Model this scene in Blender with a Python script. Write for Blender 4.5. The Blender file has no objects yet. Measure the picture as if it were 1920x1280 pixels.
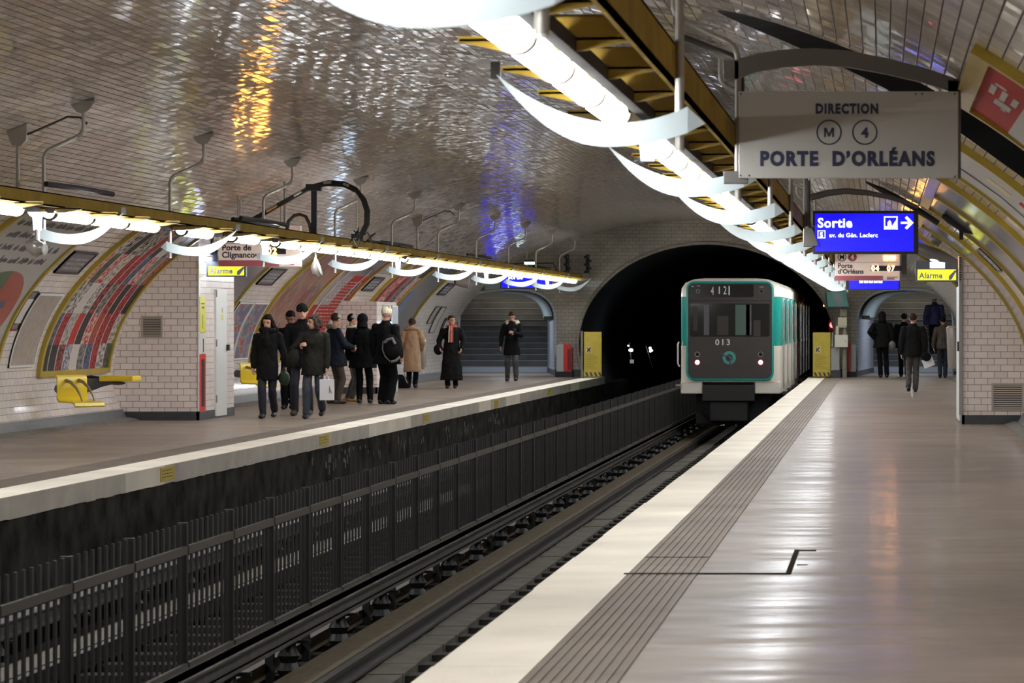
import bpy, bmesh, math, random
from mathutils import Vector, Matrix, noise
random.seed(4)
PI = math.pi
C = bpy.context.scene.collection
SC = bpy.context.scene
# ------------------------------------------------------------------ camera (x right, y down the platform, z up, platform top = 0)
CAMZ = 1.57; F = 5750.0
cam_d = bpy.data.cameras.new('camera'); cam = bpy.data.objects.new('camera', cam_d); C.objects.link(cam)
cam.location = (0, 0, CAMZ); cam.rotation_euler = (PI/2, 0, 0)
cam_d.sensor_width = 36; cam_d.lens = F/1920*36
cam_d.shift_x = -(1654-960)/1920; cam_d.shift_y = (601-640)/1920
cam_d.clip_end = 400; cam_d.clip_start = .1
cam_d.dof.use_dof = True; cam_d.dof.focus_distance = 52; cam_d.dof.aperture_fstop = 9
SC.camera = cam
# ------------------------------------------------------------------ world, exposure
w = bpy.data.worlds.new('world'); SC.world = w; w.use_nodes = True
w.node_tree.nodes['Background'].inputs[0].default_value = (.9, .95, 1, 1)
w.node_tree.nodes['Background'].inputs[1].default_value = 0.002
SC.view_settings.view_transform = 'Standard'; SC.view_settings.look = 'None'
SC.view_settings.exposure = 1.75; SC.view_settings.gamma = 1; SC.view_settings.use_curve_mapping = False
cy = SC.cycles
cy.use_denoising = True; cy.max_bounces = 8; cy.diffuse_bounces = 4; cy.glossy_bounces = 4
cy.transmission_bounces = 4; cy.sample_clamp_indirect = 6; cy.sample_clamp_direct = 0; cy.use_light_tree = True
cy.caustics_reflective = False; cy.caustics_refractive = False; cy.blur_glossy = .3
TUBE = 11.0         # strength of the fluorescent lamps
def px(x, y, d):    # a point seen at photo pixel (x, y) at distance d
    k = F/d
    return Vector(((x-1654)/k, d, CAMZ+(601-y)/k))

# ------------------------------------------------------------------ materials
class Mats(dict):
    def __missing__(s, k):
        s[k] = bpy.data.materials.new(k); s[k].use_nodes = True; return s[k]
M = Mats()
def nt(name):
    m = M[name]
    n = m.node_tree.nodes; l = m.node_tree.links
    return m, n, l, n['Principled BSDF']
def mat(name, col, rough=.5, metal=0, emit=0, ecol=None, var=0, vscale=8, bump=0, bscale=60, spec=.5, coat=0, stretch=None):
    m, n, l, b = nt(name)
    b.inputs['Base Color'].default_value = (*col, 1); b.inputs['Roughness'].default_value = rough
    b.inputs['Metallic'].default_value = metal; b.inputs['Specular IOR Level'].default_value = spec
    b.inputs['Coat Weight'].default_value = coat
    if emit:
        b.inputs['Emission Color'].default_value = (*(ecol or col), 1); b.inputs['Emission Strength'].default_value = emit
    if var or bump:
        tc = n.new('ShaderNodeTexCoord'); src = tc.outputs['Object']
        if stretch:
            mp = n.new('ShaderNodeMapping'); mp.inputs['Scale'].default_value = stretch
            l.new(src, mp.inputs[0]); src = mp.outputs[0]
    if var:
        nz = n.new('ShaderNodeTexNoise'); nz.inputs['Scale'].default_value = vscale; nz.inputs['Detail'].default_value = 5
        l.new(src, nz.inputs['Vector'])
        r = n.new('ShaderNodeMapRange'); r.inputs[1].default_value = .3; r.inputs[2].default_value = .7
        r.inputs[3].default_value = 1-var; r.inputs[4].default_value = 1+var*.6
        l.new(nz.outputs[0], r.inputs[0])
        mx = n.new('ShaderNodeVectorMath'); mx.operation = 'SCALE'; mx.inputs[0].default_value = col
        l.new(r.outputs[0], mx.inputs['Scale']); l.new(mx.outputs[0], b.inputs['Base Color'])
    if bump:
        nb = n.new('ShaderNodeTexNoise'); nb.inputs['Scale'].default_value = bscale; nb.inputs['Detail'].default_value = 3
        l.new(src, nb.inputs['Vector'])
        bp = n.new('ShaderNodeBump'); bp.inputs['Strength'].default_value = 1; bp.inputs['Distance'].default_value = bump
        l.new(nb.outputs[0], bp.inputs['Height']); l.new(bp.outputs[0], b.inputs['Normal'])
    M[name] = m
    return m
def math_(n, l, op, a, b=None, c=None):
    q = n.new('ShaderNodeMath'); q.operation = op
    for i, v in enumerate((a, b, c)):
        if v is None: continue
        if isinstance(v, (int, float)): q.inputs[i].default_value = v
        else: l.new(v, q.inputs[i])
    return q.outputs[0]
def tile_mat(name, col, w=.2, h=.1, jit=.03, rough=.1, mortar=(.10, .055, .05), mw=.0035, var=.06, coat=.5, spec=.5, dirt=0):
    m, n, l, b = nt(name)
    uv = n.new('ShaderNodeUVMap'); sp = n.new('ShaderNodeSeparateXYZ'); l.new(uv.outputs[0], sp.inputs[0])
    u, v = sp.outputs[0], sp.outputs[1]
    vr = math_(n, l, 'DIVIDE', v, h); r = math_(n, l, 'FLOOR', vr); fv = math_(n, l, 'FRACT', vr)
    par = math_(n, l, 'FLOORED_MODULO', r, 2.0)
    ur = math_(n, l, 'MULTIPLY_ADD', par, .5, math_(n, l, 'DIVIDE', u, w)); c = math_(n, l, 'FLOOR', ur); fu = math_(n, l, 'FRACT', ur)
    du = math_(n, l, 'MULTIPLY', math_(n, l, 'SUBTRACT', .5, math_(n, l, 'ABSOLUTE', math_(n, l, 'SUBTRACT', fu, .5))), w)
    dv = math_(n, l, 'MULTIPLY', math_(n, l, 'SUBTRACT', .5, math_(n, l, 'ABSOLUTE', math_(n, l, 'SUBTRACT', fv, .5))), h)
    dd = math_(n, l, 'MINIMUM', du, dv)
    mr = n.new('ShaderNodeMapRange'); mr.interpolation_type = 'SMOOTHSTEP'
    mr.inputs[1].default_value = mw*.5; mr.inputs[2].default_value = mw*1.3; l.new(dd, mr.inputs[0])
    cb = n.new('ShaderNodeCombineXYZ'); l.new(c, cb.inputs[0]); l.new(r, cb.inputs[1])
    wn = n.new('ShaderNodeTexWhiteNoise'); wn.noise_dimensions = '2D'; l.new(cb.outputs[0], wn.inputs[0])
    # slight glaze variation between tiles
    vv = n.new('ShaderNodeMapRange'); vv.inputs[3].default_value = 1-var; vv.inputs[4].default_value = 1+var; l.new(wn.outputs[0], vv.inputs[0])
    tc = n.new('ShaderNodeVectorMath'); tc.operation = 'SCALE'; tc.inputs[0].default_value = col; l.new(vv.outputs[0], tc.inputs['Scale'])
    mx = n.new('ShaderNodeMix'); mx.data_type = 'RGBA'; l.new(mr.outputs[0], mx.inputs[0]); mx.inputs[6].default_value = (*mortar, 1); l.new(tc.outputs[0], mx.inputs[7])
    colout = mx.outputs[2]
    if dirt:
        nz = n.new('ShaderNodeTexNoise'); nz.inputs['Scale'].default_value = .8; nz.inputs['Detail'].default_value = 4; l.new(uv.outputs[0], nz.inputs['Vector'])
        rr = n.new('ShaderNodeMapRange'); rr.inputs[1].default_value = .35; rr.inputs[2].default_value = .65; rr.inputs[3].default_value = 1-dirt; rr.inputs[4].default_value = 1; l.new(nz.outputs[0], rr.inputs[0])
        s2 = n.new('ShaderNodeVectorMath'); s2.operation = 'SCALE'; l.new(colout, s2.inputs[0]); l.new(rr.outputs[0], s2.inputs['Scale']); colout = s2.outputs[0]
    l.new(colout, b.inputs['Base Color'])
    # every tile sits at its own small tilt, and its glaze is slightly wavy
    sub = n.new('ShaderNodeVectorMath'); sub.operation = 'SUBTRACT'; sub.inputs[1].default_value = (.5, .5, .5); l.new(wn.outputs[1], sub.inputs[0])
    sc = n.new('ShaderNodeVectorMath'); sc.operation = 'SCALE'; sc.inputs['Scale'].default_value = jit; l.new(sub.outputs[0], sc.inputs[0])
    gn = n.new('ShaderNodeTexNoise'); gn.inputs['Scale'].default_value = 18; gn.inputs['Detail'].default_value = 1; l.new(uv.outputs[0], gn.inputs['Vector'])
    g2 = n.new('ShaderNodeVectorMath'); g2.operation = 'SUBTRACT'; g2.inputs[1].default_value = (.5, .5, .5); l.new(gn.outputs[1], g2.inputs[0])
    g3 = n.new('ShaderNodeVectorMath'); g3.operation = 'SCALE'; g3.inputs['Scale'].default_value = jit*.14; l.new(g2.outputs[0], g3.inputs[0])
    ge = n.new('ShaderNodeNewGeometry'); ad = n.new('ShaderNodeVectorMath'); l.new(ge.outputs['Normal'], ad.inputs[0]); l.new(sc.outputs[0], ad.inputs[1])
    a2 = n.new('ShaderNodeVectorMath'); l.new(ad.outputs[0], a2.inputs[0]); l.new(g3.outputs[0], a2.inputs[1])
    nm = n.new('ShaderNodeVectorMath'); nm.operation = 'NORMALIZE'; l.new(a2.outputs[0], nm.inputs[0])
    bp = n.new('ShaderNodeBump'); bp.inputs['Strength'].default_value = .5; bp.inputs['Distance'].default_value = .0009
    l.new(mr.outputs[0], bp.inputs['Height']); l.new(nm.outputs[0], bp.inputs['Normal']); l.new(bp.outputs[0], b.inputs['Normal'])
    ro = n.new('ShaderNodeMapRange'); ro.inputs[3].default_value = .8; ro.inputs[4].default_value = rough; l.new(mr.outputs[0], ro.inputs[0]); l.new(ro.outputs[0], b.inputs['Roughness'])
    b.inputs['Specular IOR Level'].default_value = spec; b.inputs['Coat Weight'].default_value = 0
    M[name] = m
    return m
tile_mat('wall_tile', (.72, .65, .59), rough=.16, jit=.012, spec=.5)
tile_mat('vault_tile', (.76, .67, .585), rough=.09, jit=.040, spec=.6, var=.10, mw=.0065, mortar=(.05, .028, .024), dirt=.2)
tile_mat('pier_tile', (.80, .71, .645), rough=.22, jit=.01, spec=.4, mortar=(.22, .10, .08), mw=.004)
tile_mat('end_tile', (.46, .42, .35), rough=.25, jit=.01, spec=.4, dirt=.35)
tile_mat('passage_tile', (.48, .52, .58), rough=.25, jit=.01, spec=.4)
mat('paint_yellow', (.30, .19, .015), .35, var=.2, vscale=6)
mat('frame_yellow', (.40, .28, .03), .35, var=.15, vscale=3)
mat('seat_yellow', (.85, .62, .02), .3, spec=.6)
mat('gate_yellow', (.55, .42, .05), .5, var=.1)
mat('beam_yellow', (.30, .19, .025), .75, spec=.1, var=.3, vscale=3)
mat('white_metal', (.72, .72, .68), .4)
mat('crescent', (.44, .50, .50), .6, spec=.2)
mat('grey_paint', (.10, .105, .11), .5, var=.15)
mat('base_dark', (.045, .05, .055), .45, var=.2)
mat('concrete', (.16, .145, .12), .8, var=.3, bump=.003, bscale=30)
mat('concrete_dark', (.032, .030, .024), .9, spec=.1, var=.9, vscale=3, bump=.006, bscale=12)
mat('soot_shade', (.006, .006, .006), .9)  # tunnel soot, and shade painted black inside the side corridor
mat('pipe', (.34, .32, .28), .38, metal=.6)
mat('pipe_dark', (.06, .055, .05), .4, metal=.6)
mat('black', (.006, .006, .006), .5)
mat('black_gloss', (.012, .011, .010), .12)
mat('fence_steel', (.008, .0072, .006), .55, var=.3)
mat('wood_beam', (.105, .082, .048), .55, var=.35, vscale=3, stretch=(8, 1, 8))
mat('rail_steel', (.13, .12, .105), .4, metal=.6, var=.3)
mat('bed', (.03, .026, .02), .9, var=.5, vscale=3, bump=.02, bscale=25)
mat('block', (.10, .09, .07), .8, var=.3, vscale=3)
mat('fascia', (.50, .46, .39), .7, spec=.2, var=.2, vscale=2)
mat('teal', (.0, .30, .25), .25, spec=.6)
mat('train_white', (.72, .68, .60), .3)
mat('glass_dark', (.02, .02, .018), .06)
mat('red_paint', (.6, .03, .02), .35)
mat('green_dark', (.02, .06, .05), .4)
mat('chrome', (.5, .5, .5), .2, metal=1)
mat('lens', (1, 1, 1), .4, emit=TUBE, ecol=(.93, .96, 1.0))
mat('navy', (.012, .012, .05), .5)
mat('text_dark', (.012, .012, .045), .5)
mat('text_black', (.02, .015, .02), .5)
mat('sign_enamel', (.40, .385, .34), .3, spec=.5)
mat('led', (1, .5, .1), .5, emit=22, ecol=(1, .42, .06))
mat('sign_blue', (.01, .01, .5), .4, emit=.36, ecol=(.008, .004, 1))
mat('sign_white', (.8, .8, .9), .4, emit=.8, ecol=(.62, .72, 1))
mat('sign_yellow', (.6, .62, .02), .4, emit=.55, ecol=(.75, .80, .02))
mat('alarm_lamp', (1, 1, 1), .4, emit=7, ecol=(.5, .55, 1))
mat('panel_beige', (.62, .50, .43), .4, emit=.10, ecol=(.62, .50, .43))
mat('panel_rose', (.40, .10, .12), .4)
mat('red_lamp', (1, .1, .1), .3, emit=5, ecol=(1, .10, .14))
mat('signal_red', (1, .05, .05), .3, emit=3, ecol=(1, .06, .06))
mat('signal_white', (1, 1, 1), .3, emit=12, ecol=(.8, .85, 1))
mat('amber', (1, .5, .1), .3, emit=3, ecol=(1, .5, .08))

# platform surface: brushed asphalt with a waxy sheen broken across the walking direction
def floor_mat(name, col, r0, r1, bump=.0012, groove=0):
    m, n, l, b = nt(name); b.inputs['Specular IOR Level'].default_value = .18
    b.inputs['Coat Weight'].default_value = .26 if name == 'asphalt' else .04; b.inputs['Coat Roughness'].default_value = .15
    tc = n.new('ShaderNodeTexCoord'); mp = n.new('ShaderNodeMapping'); mp.inputs['Scale'].default_value = (.7, 3.0, 1); l.new(tc.outputs['Object'], mp.inputs[0])
    nz = n.new('ShaderNodeTexNoise'); nz.inputs['Scale'].default_value = 1.3; nz.inputs['Detail'].default_value = 5; l.new(mp.outputs[0], nz.inputs['Vector'])
    r = n.new('ShaderNodeMapRange'); r.inputs[1].default_value = .35; r.inputs[2].default_value = .65; r.inputs[3].default_value = r0; r.inputs[4].default_value = r1
    l.new(nz.outputs[0], r.inputs[0]); l.new(r.outputs[0], b.inputs['Roughness'])
    n2 = n.new('ShaderNodeTexNoise'); n2.inputs['Scale'].default_value = .9; n2.inputs['Detail'].default_value = 6; l.new(tc.outputs['Object'], n2.inputs['Vector'])
    n3 = n.new('ShaderNodeTexNoise'); n3.inputs['Scale'].default_value = 180; l.new(tc.outputs['Object'], n3.inputs['Vector'])
    s = math_(n, l, 'ADD', math_(n, l, 'MULTIPLY', n2.outputs[0], .5), math_(n, l, 'MULTIPLY', n3.outputs[0], .35))
    q = n.new('ShaderNodeMapRange'); q.inputs[1].default_value = .25; q.inputs[2].default_value = .6; q.inputs[3].default_value = .68; q.inputs[4].default_value = 1.2; l.new(s, q.inputs[0])
    v = n.new('ShaderNodeVectorMath'); v.operation = 'SCALE'; v.inputs[0].default_value = col; l.new(q.outputs[0], v.inputs['Scale']); l.new(v.outputs[0], b.inputs['Base Color'])
    bp = n.new('ShaderNodeBump'); bp.inputs['Distance'].default_value = bump
    n4 = n.new('ShaderNodeTexNoise'); n4.inputs['Scale'].default_value = 5; n4.inputs['Detail'].default_value = 4; l.new(mp.outputs[0], n4.inputs['Vector'])
    l.new(n4.outputs[0], bp.inputs['Height']); l.new(bp.outputs[0], b.inputs['Normal'])
    # wax sheen worn away in bands across the walking direction
    m5 = n.new('ShaderNodeMapping'); m5.inputs['Scale'].default_value = (.55, 3.6, 1); l.new(tc.outputs['Object'], m5.inputs[0])
    n5 = n.new('ShaderNodeTexNoise'); n5.inputs['Scale'].default_value = 1.0; n5.inputs['Detail'].default_value = 5; n5.inputs['Roughness'].default_value = .65; l.new(m5.outputs[0], n5.inputs['Vector'])
    c5 = n.new('ShaderNodeMapRange'); c5.inputs[1].default_value = .40; c5.inputs[2].default_value = .66; c5.inputs[3].default_value = .05; c5.inputs[4].default_value = .42 if name == 'asphalt' else .08
    l.new(n5.outputs[0], c5.inputs[0]); l.new(c5.outputs[0], b.inputs['Coat Weight'])
    b5 = n.new('ShaderNodeBump'); b5.inputs['Distance'].default_value = .0024; l.new(n5.outputs[0], b5.inputs['Height']); l.new(b5.outputs[0], b.inputs['Coat Normal'])
    M[name] = m
floor_mat('asphalt', (.25, .195, .15), .5, .6)
floor_mat('edge_white', (.86, .78, .64), .5, .6, .001)
floor_mat('tactile', (.22, .175, .135), .6, .7, .001)

# ------------------------------------------------------------------ mesh building
OFF = {}
class MB:
    def __init__(s): s.v = []; s.f = []; s.uv = {}; s.mi = {}
    def add(s, vs, fs, uvs=None, mi=0):
        o = len(s.v); s.v += [tuple(p) for p in vs]
        for i, f in enumerate(fs):
            if uvs is not None: s.uv[len(s.f)] = [uvs[j] for j in f]
            if mi: s.mi[len(s.f)] = mi
            s.f.append([j+o for j in f])
        return s
    def box(s, x0, x1, y0, y1, z0, z1, mi=0):
        return s.add([(x, y, z) for x in (x0, x1) for y in (y0, y1) for z in (z0, z1)],
            [(0, 1, 3, 2), (4, 6, 7, 5), (0, 4, 5, 1), (2, 3, 7, 6), (0, 2, 6, 4), (1, 5, 7, 3)], mi=mi)
    def prism(s, poly, y0, y1, mi=0):       # poly in (x, z), extruded along y
        n = len(poly)
        return s.add([(x, y0, z) for x, z in poly]+[(x, y1, z) for x, z in poly],
            [tuple(range(n)), tuple(range(2*n-1, n-1, -1))]+[(i, i+n, (i+1) % n+n, (i+1) % n) for i in range(n)], mi=mi)
    def prismx(s, poly, x0, x1, mi=0):      # poly in (y, z), extruded along x
        n = len(poly)
        return s.add([(x0, y, z) for y, z in poly]+[(x1, y, z) for y, z in poly],
            [tuple(range(n)), tuple(range(2*n-1, n-1, -1))]+[(i, i+n, (i+1) % n+n, (i+1) % n) for i in range(n)], mi=mi)
    def tube(s, pts, r, n=10, r1=None, mi=0, ry=None):
        pts = [Vector(p) for p in pts]; vs = []; fs = []; m = len(pts); up = None
        for i, p in enumerate(pts):
            t = (pts[min(i+1, m-1)]-pts[max(i-1, 0)]).normalized()
            if up is None: up = Vector((0, 0, 1)) if abs(t.z) < .9 else Vector((0, 1, 0))
            a = t.cross(up)
            a = a.normalized() if a.length > 1e-5 else Vector((1, 0, 0)); b = a.cross(t).normalized(); up = b
            rr = r if r1 is None else r+(r1-r)*i/(m-1)
            if isinstance(r, (list, tuple)): rr = r[i]
            for j in range(n):
                q = 2*PI*j/n; vs.append(p+a*rr*math.cos(q)+b*(ry if ry else rr)*math.sin(q))
        for i in range(m-1):
            for j in range(n): fs.append((i*n+j, i*n+(j+1) % n, (i+1)*n+(j+1) % n, (i+1)*n+j))
        fs.append(tuple(range(n-1, -1, -1))); fs.append(tuple((m-1)*n+j for j in range(n)))
        return s.add(vs, fs, mi=mi)
    def cyl(s, p0, p1, r, n=16, mi=0): return s.tube([p0, p1], r, n, mi=mi)
    def ell(s, c, rx, ry, rz, rot=None, nu=12, nv=8, mi=0):
        c = Vector(c); vs = []; fs = []
        for i in range(nv+1):
            a = PI*i/nv
            for j in range(nu):
                b = 2*PI*j/nu; p = Vector((rx*math.sin(a)*math.cos(b), ry*math.sin(a)*math.sin(b), rz*math.cos(a)))
                vs.append(c+(rot @ p if rot else p))
        for i in range(nv):
            for j in range(nu):
                q = [i*nu+j, (i+1)*nu+j, (i+1)*nu+(j+1) % nu, i*nu+(j+1) % nu]
                fs.append(q)
        return s.add(vs, fs, mi=mi)
    def loft(s, rings, n=20, mi=0):         # rings: (x, y, z, rx, ry)
        vs = []; fs = []
        for (x, y, z, rx, ry) in rings:
            for j in range(n):
                a = 2*PI*j/n; vs.append((x+rx*math.cos(a), y+ry*math.sin(a), z))
        m = len(rings)
        for i in range(m-1):
            for j in range(n): fs.append((i*n+j, i*n+(j+1) % n, (i+1)*n+(j+1) % n, (i+1)*n+j))
        fs.append(tuple(range(n-1, -1, -1))); fs.append(tuple((m-1)*n+j for j in range(n)))
        return s.add(vs, fs, mi=mi)
    def build(s, name, mats, parent=None, smooth=False, uv=None, bevel=0, local=False, weld=False):
        me = bpy.data.meshes.new(name)
        if parent is None:
            xs = [p[0] for p in s.v]; ys = [p[1] for p in s.v]; zs = [p[2] for p in s.v]
            o = Vector(((min(xs)+max(xs))/2, (min(ys)+max(ys))/2, min(zs)))
        else: o = OFF.get(parent.name, Vector((0, 0, 0))) if not local else Vector((0, 0, 0))
        me.from_pydata([Vector(p)-o for p in s.v], [], s.f)
        for m_ in (mats if isinstance(mats, (list, tuple)) else [mats]): me.materials.append(M[m_] if isinstance(m_, str) else m_)
        for i, k in s.mi.items(): me.polygons[i].material_index = k
        if uv or s.uv:
            L = me.uv_layers.new(name='UVMap')
            for p in me.polygons:
                if p.index in s.uv:
                    for li, q in zip(p.loop_indices, s.uv[p.index]): L.data[li].uv = q
                else:
                    nx, ny, nz = [abs(q) for q in p.normal]
                    for li in p.loop_indices:
                        c = s.v[me.loops[li].vertex_index]
                        L.data[li].uv = (c[0], c[2]) if ny >= nx and ny >= nz else ((c[1], c[2]) if nx >= nz else (c[0], c[1]))
        if not s.uv or bevel or weld:
            bm = bmesh.new(); bm.from_mesh(me)
            bmesh.ops.remove_doubles(bm, verts=bm.verts, dist=1e-5)
            bmesh.ops.recalc_face_normals(bm, faces=bm.faces)
            if bevel: bmesh.ops.bevel(bm, geom=[e for e in bm.edges if len(e.link_faces) == 2 and e.calc_face_angle(0) > .6], offset=bevel, segments=2, affect='EDGES', profile=.6)
            bm.to_mesh(me); bm.free()
        if smooth:
            me.polygons.foreach_set('use_smooth', [True]*len(me.polygons))
            if smooth != 'all': me.set_sharp_from_angle(angle=.7)
        ob = bpy.data.objects.new(name, me); C.objects.link(ob)
        if parent is None: ob.location = o; OFF[ob.name] = o.copy()
        else: ob.parent = parent; OFF[ob.name] = o.copy()
        return ob
def tag(o, label=None, cat=None, group=None, kind=None):
    if label: o['label'] = label
    if cat: o['category'] = cat
    if group: o['group'] = group
    if kind: o['kind'] = kind
    return o
def struct(o): o['kind'] = 'structure'; return o
def thing(name, label, cat, loc, group=None, rot=0):
    o = bpy.data.objects.new(name, None); C.objects.link(o); o.location = loc; o.rotation_euler = (0, 0, rot)
    o.empty_display_size = .1; OFF[o.name] = Vector(loc)
    return tag(o, label, cat, group)
def copy_tree(o, loc, label=None, group=None, parent=None):
    c = o.copy(); C.objects.link(c); c.parent = parent
    if parent is None: c.location = loc; OFF[c.name] = Vector(loc)
    if label: c['label'] = label
    if group: c['group'] = group
    for ch in o.children: copy_tree(ch, None, parent=c)
    return c
def text(body, h, mat_, parent, loc, name='lettering', rot=(PI/2, 0, 0), align='LEFT', bold=0, spacing=1, sx=1, depth=.002, world=True):
    cu = bpy.data.curves.new(name, 'FONT'); cu.body = body; cu.size = h/.69; cu.align_x = align; cu.extrude = depth
    cu.offset = bold; cu.space_character = spacing; cu.resolution_u = 3
    t = bpy.data.objects.new(name, cu); C.objects.link(t)
    dg = bpy.context.evaluated_depsgraph_get(); me = bpy.data.meshes.new_from_object(t.evaluated_get(dg))
    bpy.data.objects.remove(t); me.materials.clear(); me.materials.append(M[mat_])
    o = bpy.data.objects.new(name, me); C.objects.link(o); o.parent = parent
    o.location = Vector(loc)-OFF[parent.name]; o.rotation_euler = rot; o.scale = (sx, 1, 1)
    OFF[o.name] = Vector(loc)
    return o

# ------------------------------------------------------------------ the vault: half ellipse over both platforms
CX, A, Z0, B, B2, END = -4.915, 7.2, .65, 3.73, 2.5, 86.0
def ell(t, off=0):
    s, c = math.sin(t), math.cos(t); b = B if s >= 0 else B2
    nx, nz = c/A, s/b; L = math.hypot(nx, nz)
    return CX+A*c-off*nx/L, Z0+b*s-off*nz/L
TN = 2000; T0 = -.2635
_s = [0]; _t = [T0+(PI/2-T0)*i/TN for i in range(TN+1)]
for i in range(TN):
    a, b = ell(_t[i]), ell(_t[i+1]); _s.append(_s[-1]+math.hypot(a[0]-b[0], a[1]-b[1]))
def s_of(t):
    if t > PI/2: return 2*_s[-1]-s_of(PI-t)
    i = max(0, min(TN-1, int((t-T0)/(PI/2-T0)*TN))); f = (t-_t[i])/(_t[i+1]-_t[i]); return _s[i]+f*(_s[i+1]-_s[i])
def t_of(s):
    lo, hi = T0, PI/2
    for _ in range(30):
        m = (lo+hi)/2
        if s_of(m) < s: lo = m
        else: hi = m
    return lo
def t_z(z): return math.asin((z-Z0)/(B if z >= Z0 else B2))
def vault(name, ta, tb, segs, mats, n=60):
    mb = MB()
    for (y0, y1, fn) in segs:
        ys = [y0, y1] if fn is None else [y0+(y1-y0)*i/24 for i in range(25)]
        for a, b in zip(ys, ys[1:]):
            t_a0, t_a1 = (ta, ta) if fn is None else (fn(a), fn(b))
            for j in range(n):
                p = j/n; q = (j+1)/n
                c = [(t_a0+(tb-t_a0)*p, a), (t_a1+(tb-t_a1)*p, b), (t_a1+(tb-t_a1)*q, b), (t_a0+(tb-t_a0)*q, a)]
                mb.add([(ell(t)[0], y, ell(t)[1]) for t, y in c], [(0, 1, 2, 3)], [(y, s_of(t)) for t, y in c])
    ob = mb.build(name, mats, weld=True)
    me = ob.data
    me.polygons.foreach_set('use_smooth', [True]*len(me.polygons))
    bm = bmesh.new(); bm.from_mesh(me)
    cx = Vector((CX, 0, 1.5))-Vector((ob.location.x, 0, ob.location.z))
    for f in bm.faces:
        d = f.calc_center_median()-cx; d.y = 0
        if f.normal.dot(d) > 0: f.normal_flip()
    bm.to_mesh(me); bm.free()
    return struct(ob)
TS = t_z(2.6)
OY0, OY1 = 21.2, 24.0
def zt(y): return 2.6+1.25*math.sqrt(max(0, 1-((y-(OY0+OY1)/2)/((OY1-OY0)/2))**2))
YB = -6.0
vault('ceiling', TS, PI-TS, [(YB, OY0, None), (OY0, OY1, lambda y: t_z(zt(y))), (OY1, END, None)], 'vault_tile', 90)
vault('wall_right', T0, TS, [(YB, OY0, None), (OY1, END, None)], 'wall_tile', 30)
vault('wall_left', PI-TS, PI-T0, [(YB, END, None)], 'wall_tile', 30)
# corridor that opens through the right side of the vault
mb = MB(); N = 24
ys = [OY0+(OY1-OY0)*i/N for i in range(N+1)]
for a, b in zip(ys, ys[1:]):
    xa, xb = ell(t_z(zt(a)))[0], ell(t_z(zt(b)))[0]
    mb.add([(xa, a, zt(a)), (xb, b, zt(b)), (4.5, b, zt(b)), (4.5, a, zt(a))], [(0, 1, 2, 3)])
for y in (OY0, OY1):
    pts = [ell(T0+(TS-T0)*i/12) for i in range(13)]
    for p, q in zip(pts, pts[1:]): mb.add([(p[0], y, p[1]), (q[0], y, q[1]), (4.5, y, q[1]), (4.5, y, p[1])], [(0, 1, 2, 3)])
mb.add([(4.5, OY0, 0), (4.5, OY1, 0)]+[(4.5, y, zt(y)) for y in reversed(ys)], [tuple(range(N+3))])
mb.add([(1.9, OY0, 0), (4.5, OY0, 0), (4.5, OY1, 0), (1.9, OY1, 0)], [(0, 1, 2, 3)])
struct(mb.build('wall_passage', 'soot_shade'))  # black colour stands in for the unlit depth of the corridor

# ------------------------------------------------------------------ platforms and pit
XR, XL = -2.04, -7.79
def slab_struct(name, x0, x1, y0, y1, z0, z1, m): return struct(MB().box(x0, x1, y0, y1, z0, z1).build(name, m))
slab_struct('floor', -1.137, 2.16, YB, 94, -.3, 0, 'asphalt')
slab_struct('floor', -14.5, XL-.903, YB, 94, -.3, 0, 'asphalt')
def tactile(x0, x1):
    mb = MB(); n = 9; w_ = (x1-x0)/n
    for i in range(n):
        a = x0+i*w_; mb.box(a, a+w_, YB, END-.16, -.3, -.004); mb.box(a+w_*.22, a+w_*.78, YB, END-.16, -.01, .003)
    return mb
tag(tactile(-1.578, -1.137).build('tactile_strip', 'tactile'), 'ribbed grey tactile strip beside the white edge of the right platform', 'tactile strip')
tag(tactile(XL-.903, XL-.462).build('tactile_strip', 'tactile'), 'ribbed grey tactile strip behind the white edge of the left platform', 'tactile strip')
for x0, x1, nm in ((XR, -1.578, 'right'), (XL-.462, XL, 'left')):
    mb = MB(); y = YB; k = 0
    while y < END:      # edge stones, each a touch out of line
        q = min(END, y+1.5+random.random()); j = random.uniform(-.006, .006)
        mb.box(x0+(j if nm == 'right' else 0), x1+(j if nm == 'left' else 0), y, q-.004, -.2, .001); y = q
    tag(mb.build('platform_edge', ['edge_white'] if nm == 'right' else ['edge_white']), 'white painted stone edge of the %s platform along the track pit' % nm, 'platform edge')
# pit walls and bed
struct(MB().box(XR+.03, XR+.2, YB, END+40, -1.6, -.2).build('wall_pit', 'concrete_dark'))
struct(MB().box(XL-.2, XL-.03, YB, END+40, -1.6, -.2).build('wall_pit', 'concrete_dark'))
struct(MB().box(XL, XR, YB, END+60, -1.75, -1.5).build('floor_track', 'bed'))
# fascia stones with the worn lower edge
mb = MB(); y = YB
while y < END:
    q = y+.12+random.random()*.3; mb.box(XL-.02, XL+.004, y, q, -.195-random.random()*.012, -.0); y = q
struct(mb.build('trim_1', 'fascia'))
rr = random.Random(2); mb = MB()
for i in range(70):
    y = rr.choice((43, 44.5, 47, 50, 52, 55, 58, 62))+rr.gauss(0, .5); z = -.28-rr.random()*.2; h = .03+rr.random()*.12
    mb.box(XL-.032, XL-.024, y, y+.02+rr.random()*.05, z-h, z)
tag(mb.build('lime_streaks', 'lime'), 'pale lime streaks running down the dark wall under the left platform', 'stain', kind='stuff')
mat('lime', (.16, .15, .12), .9)
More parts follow.
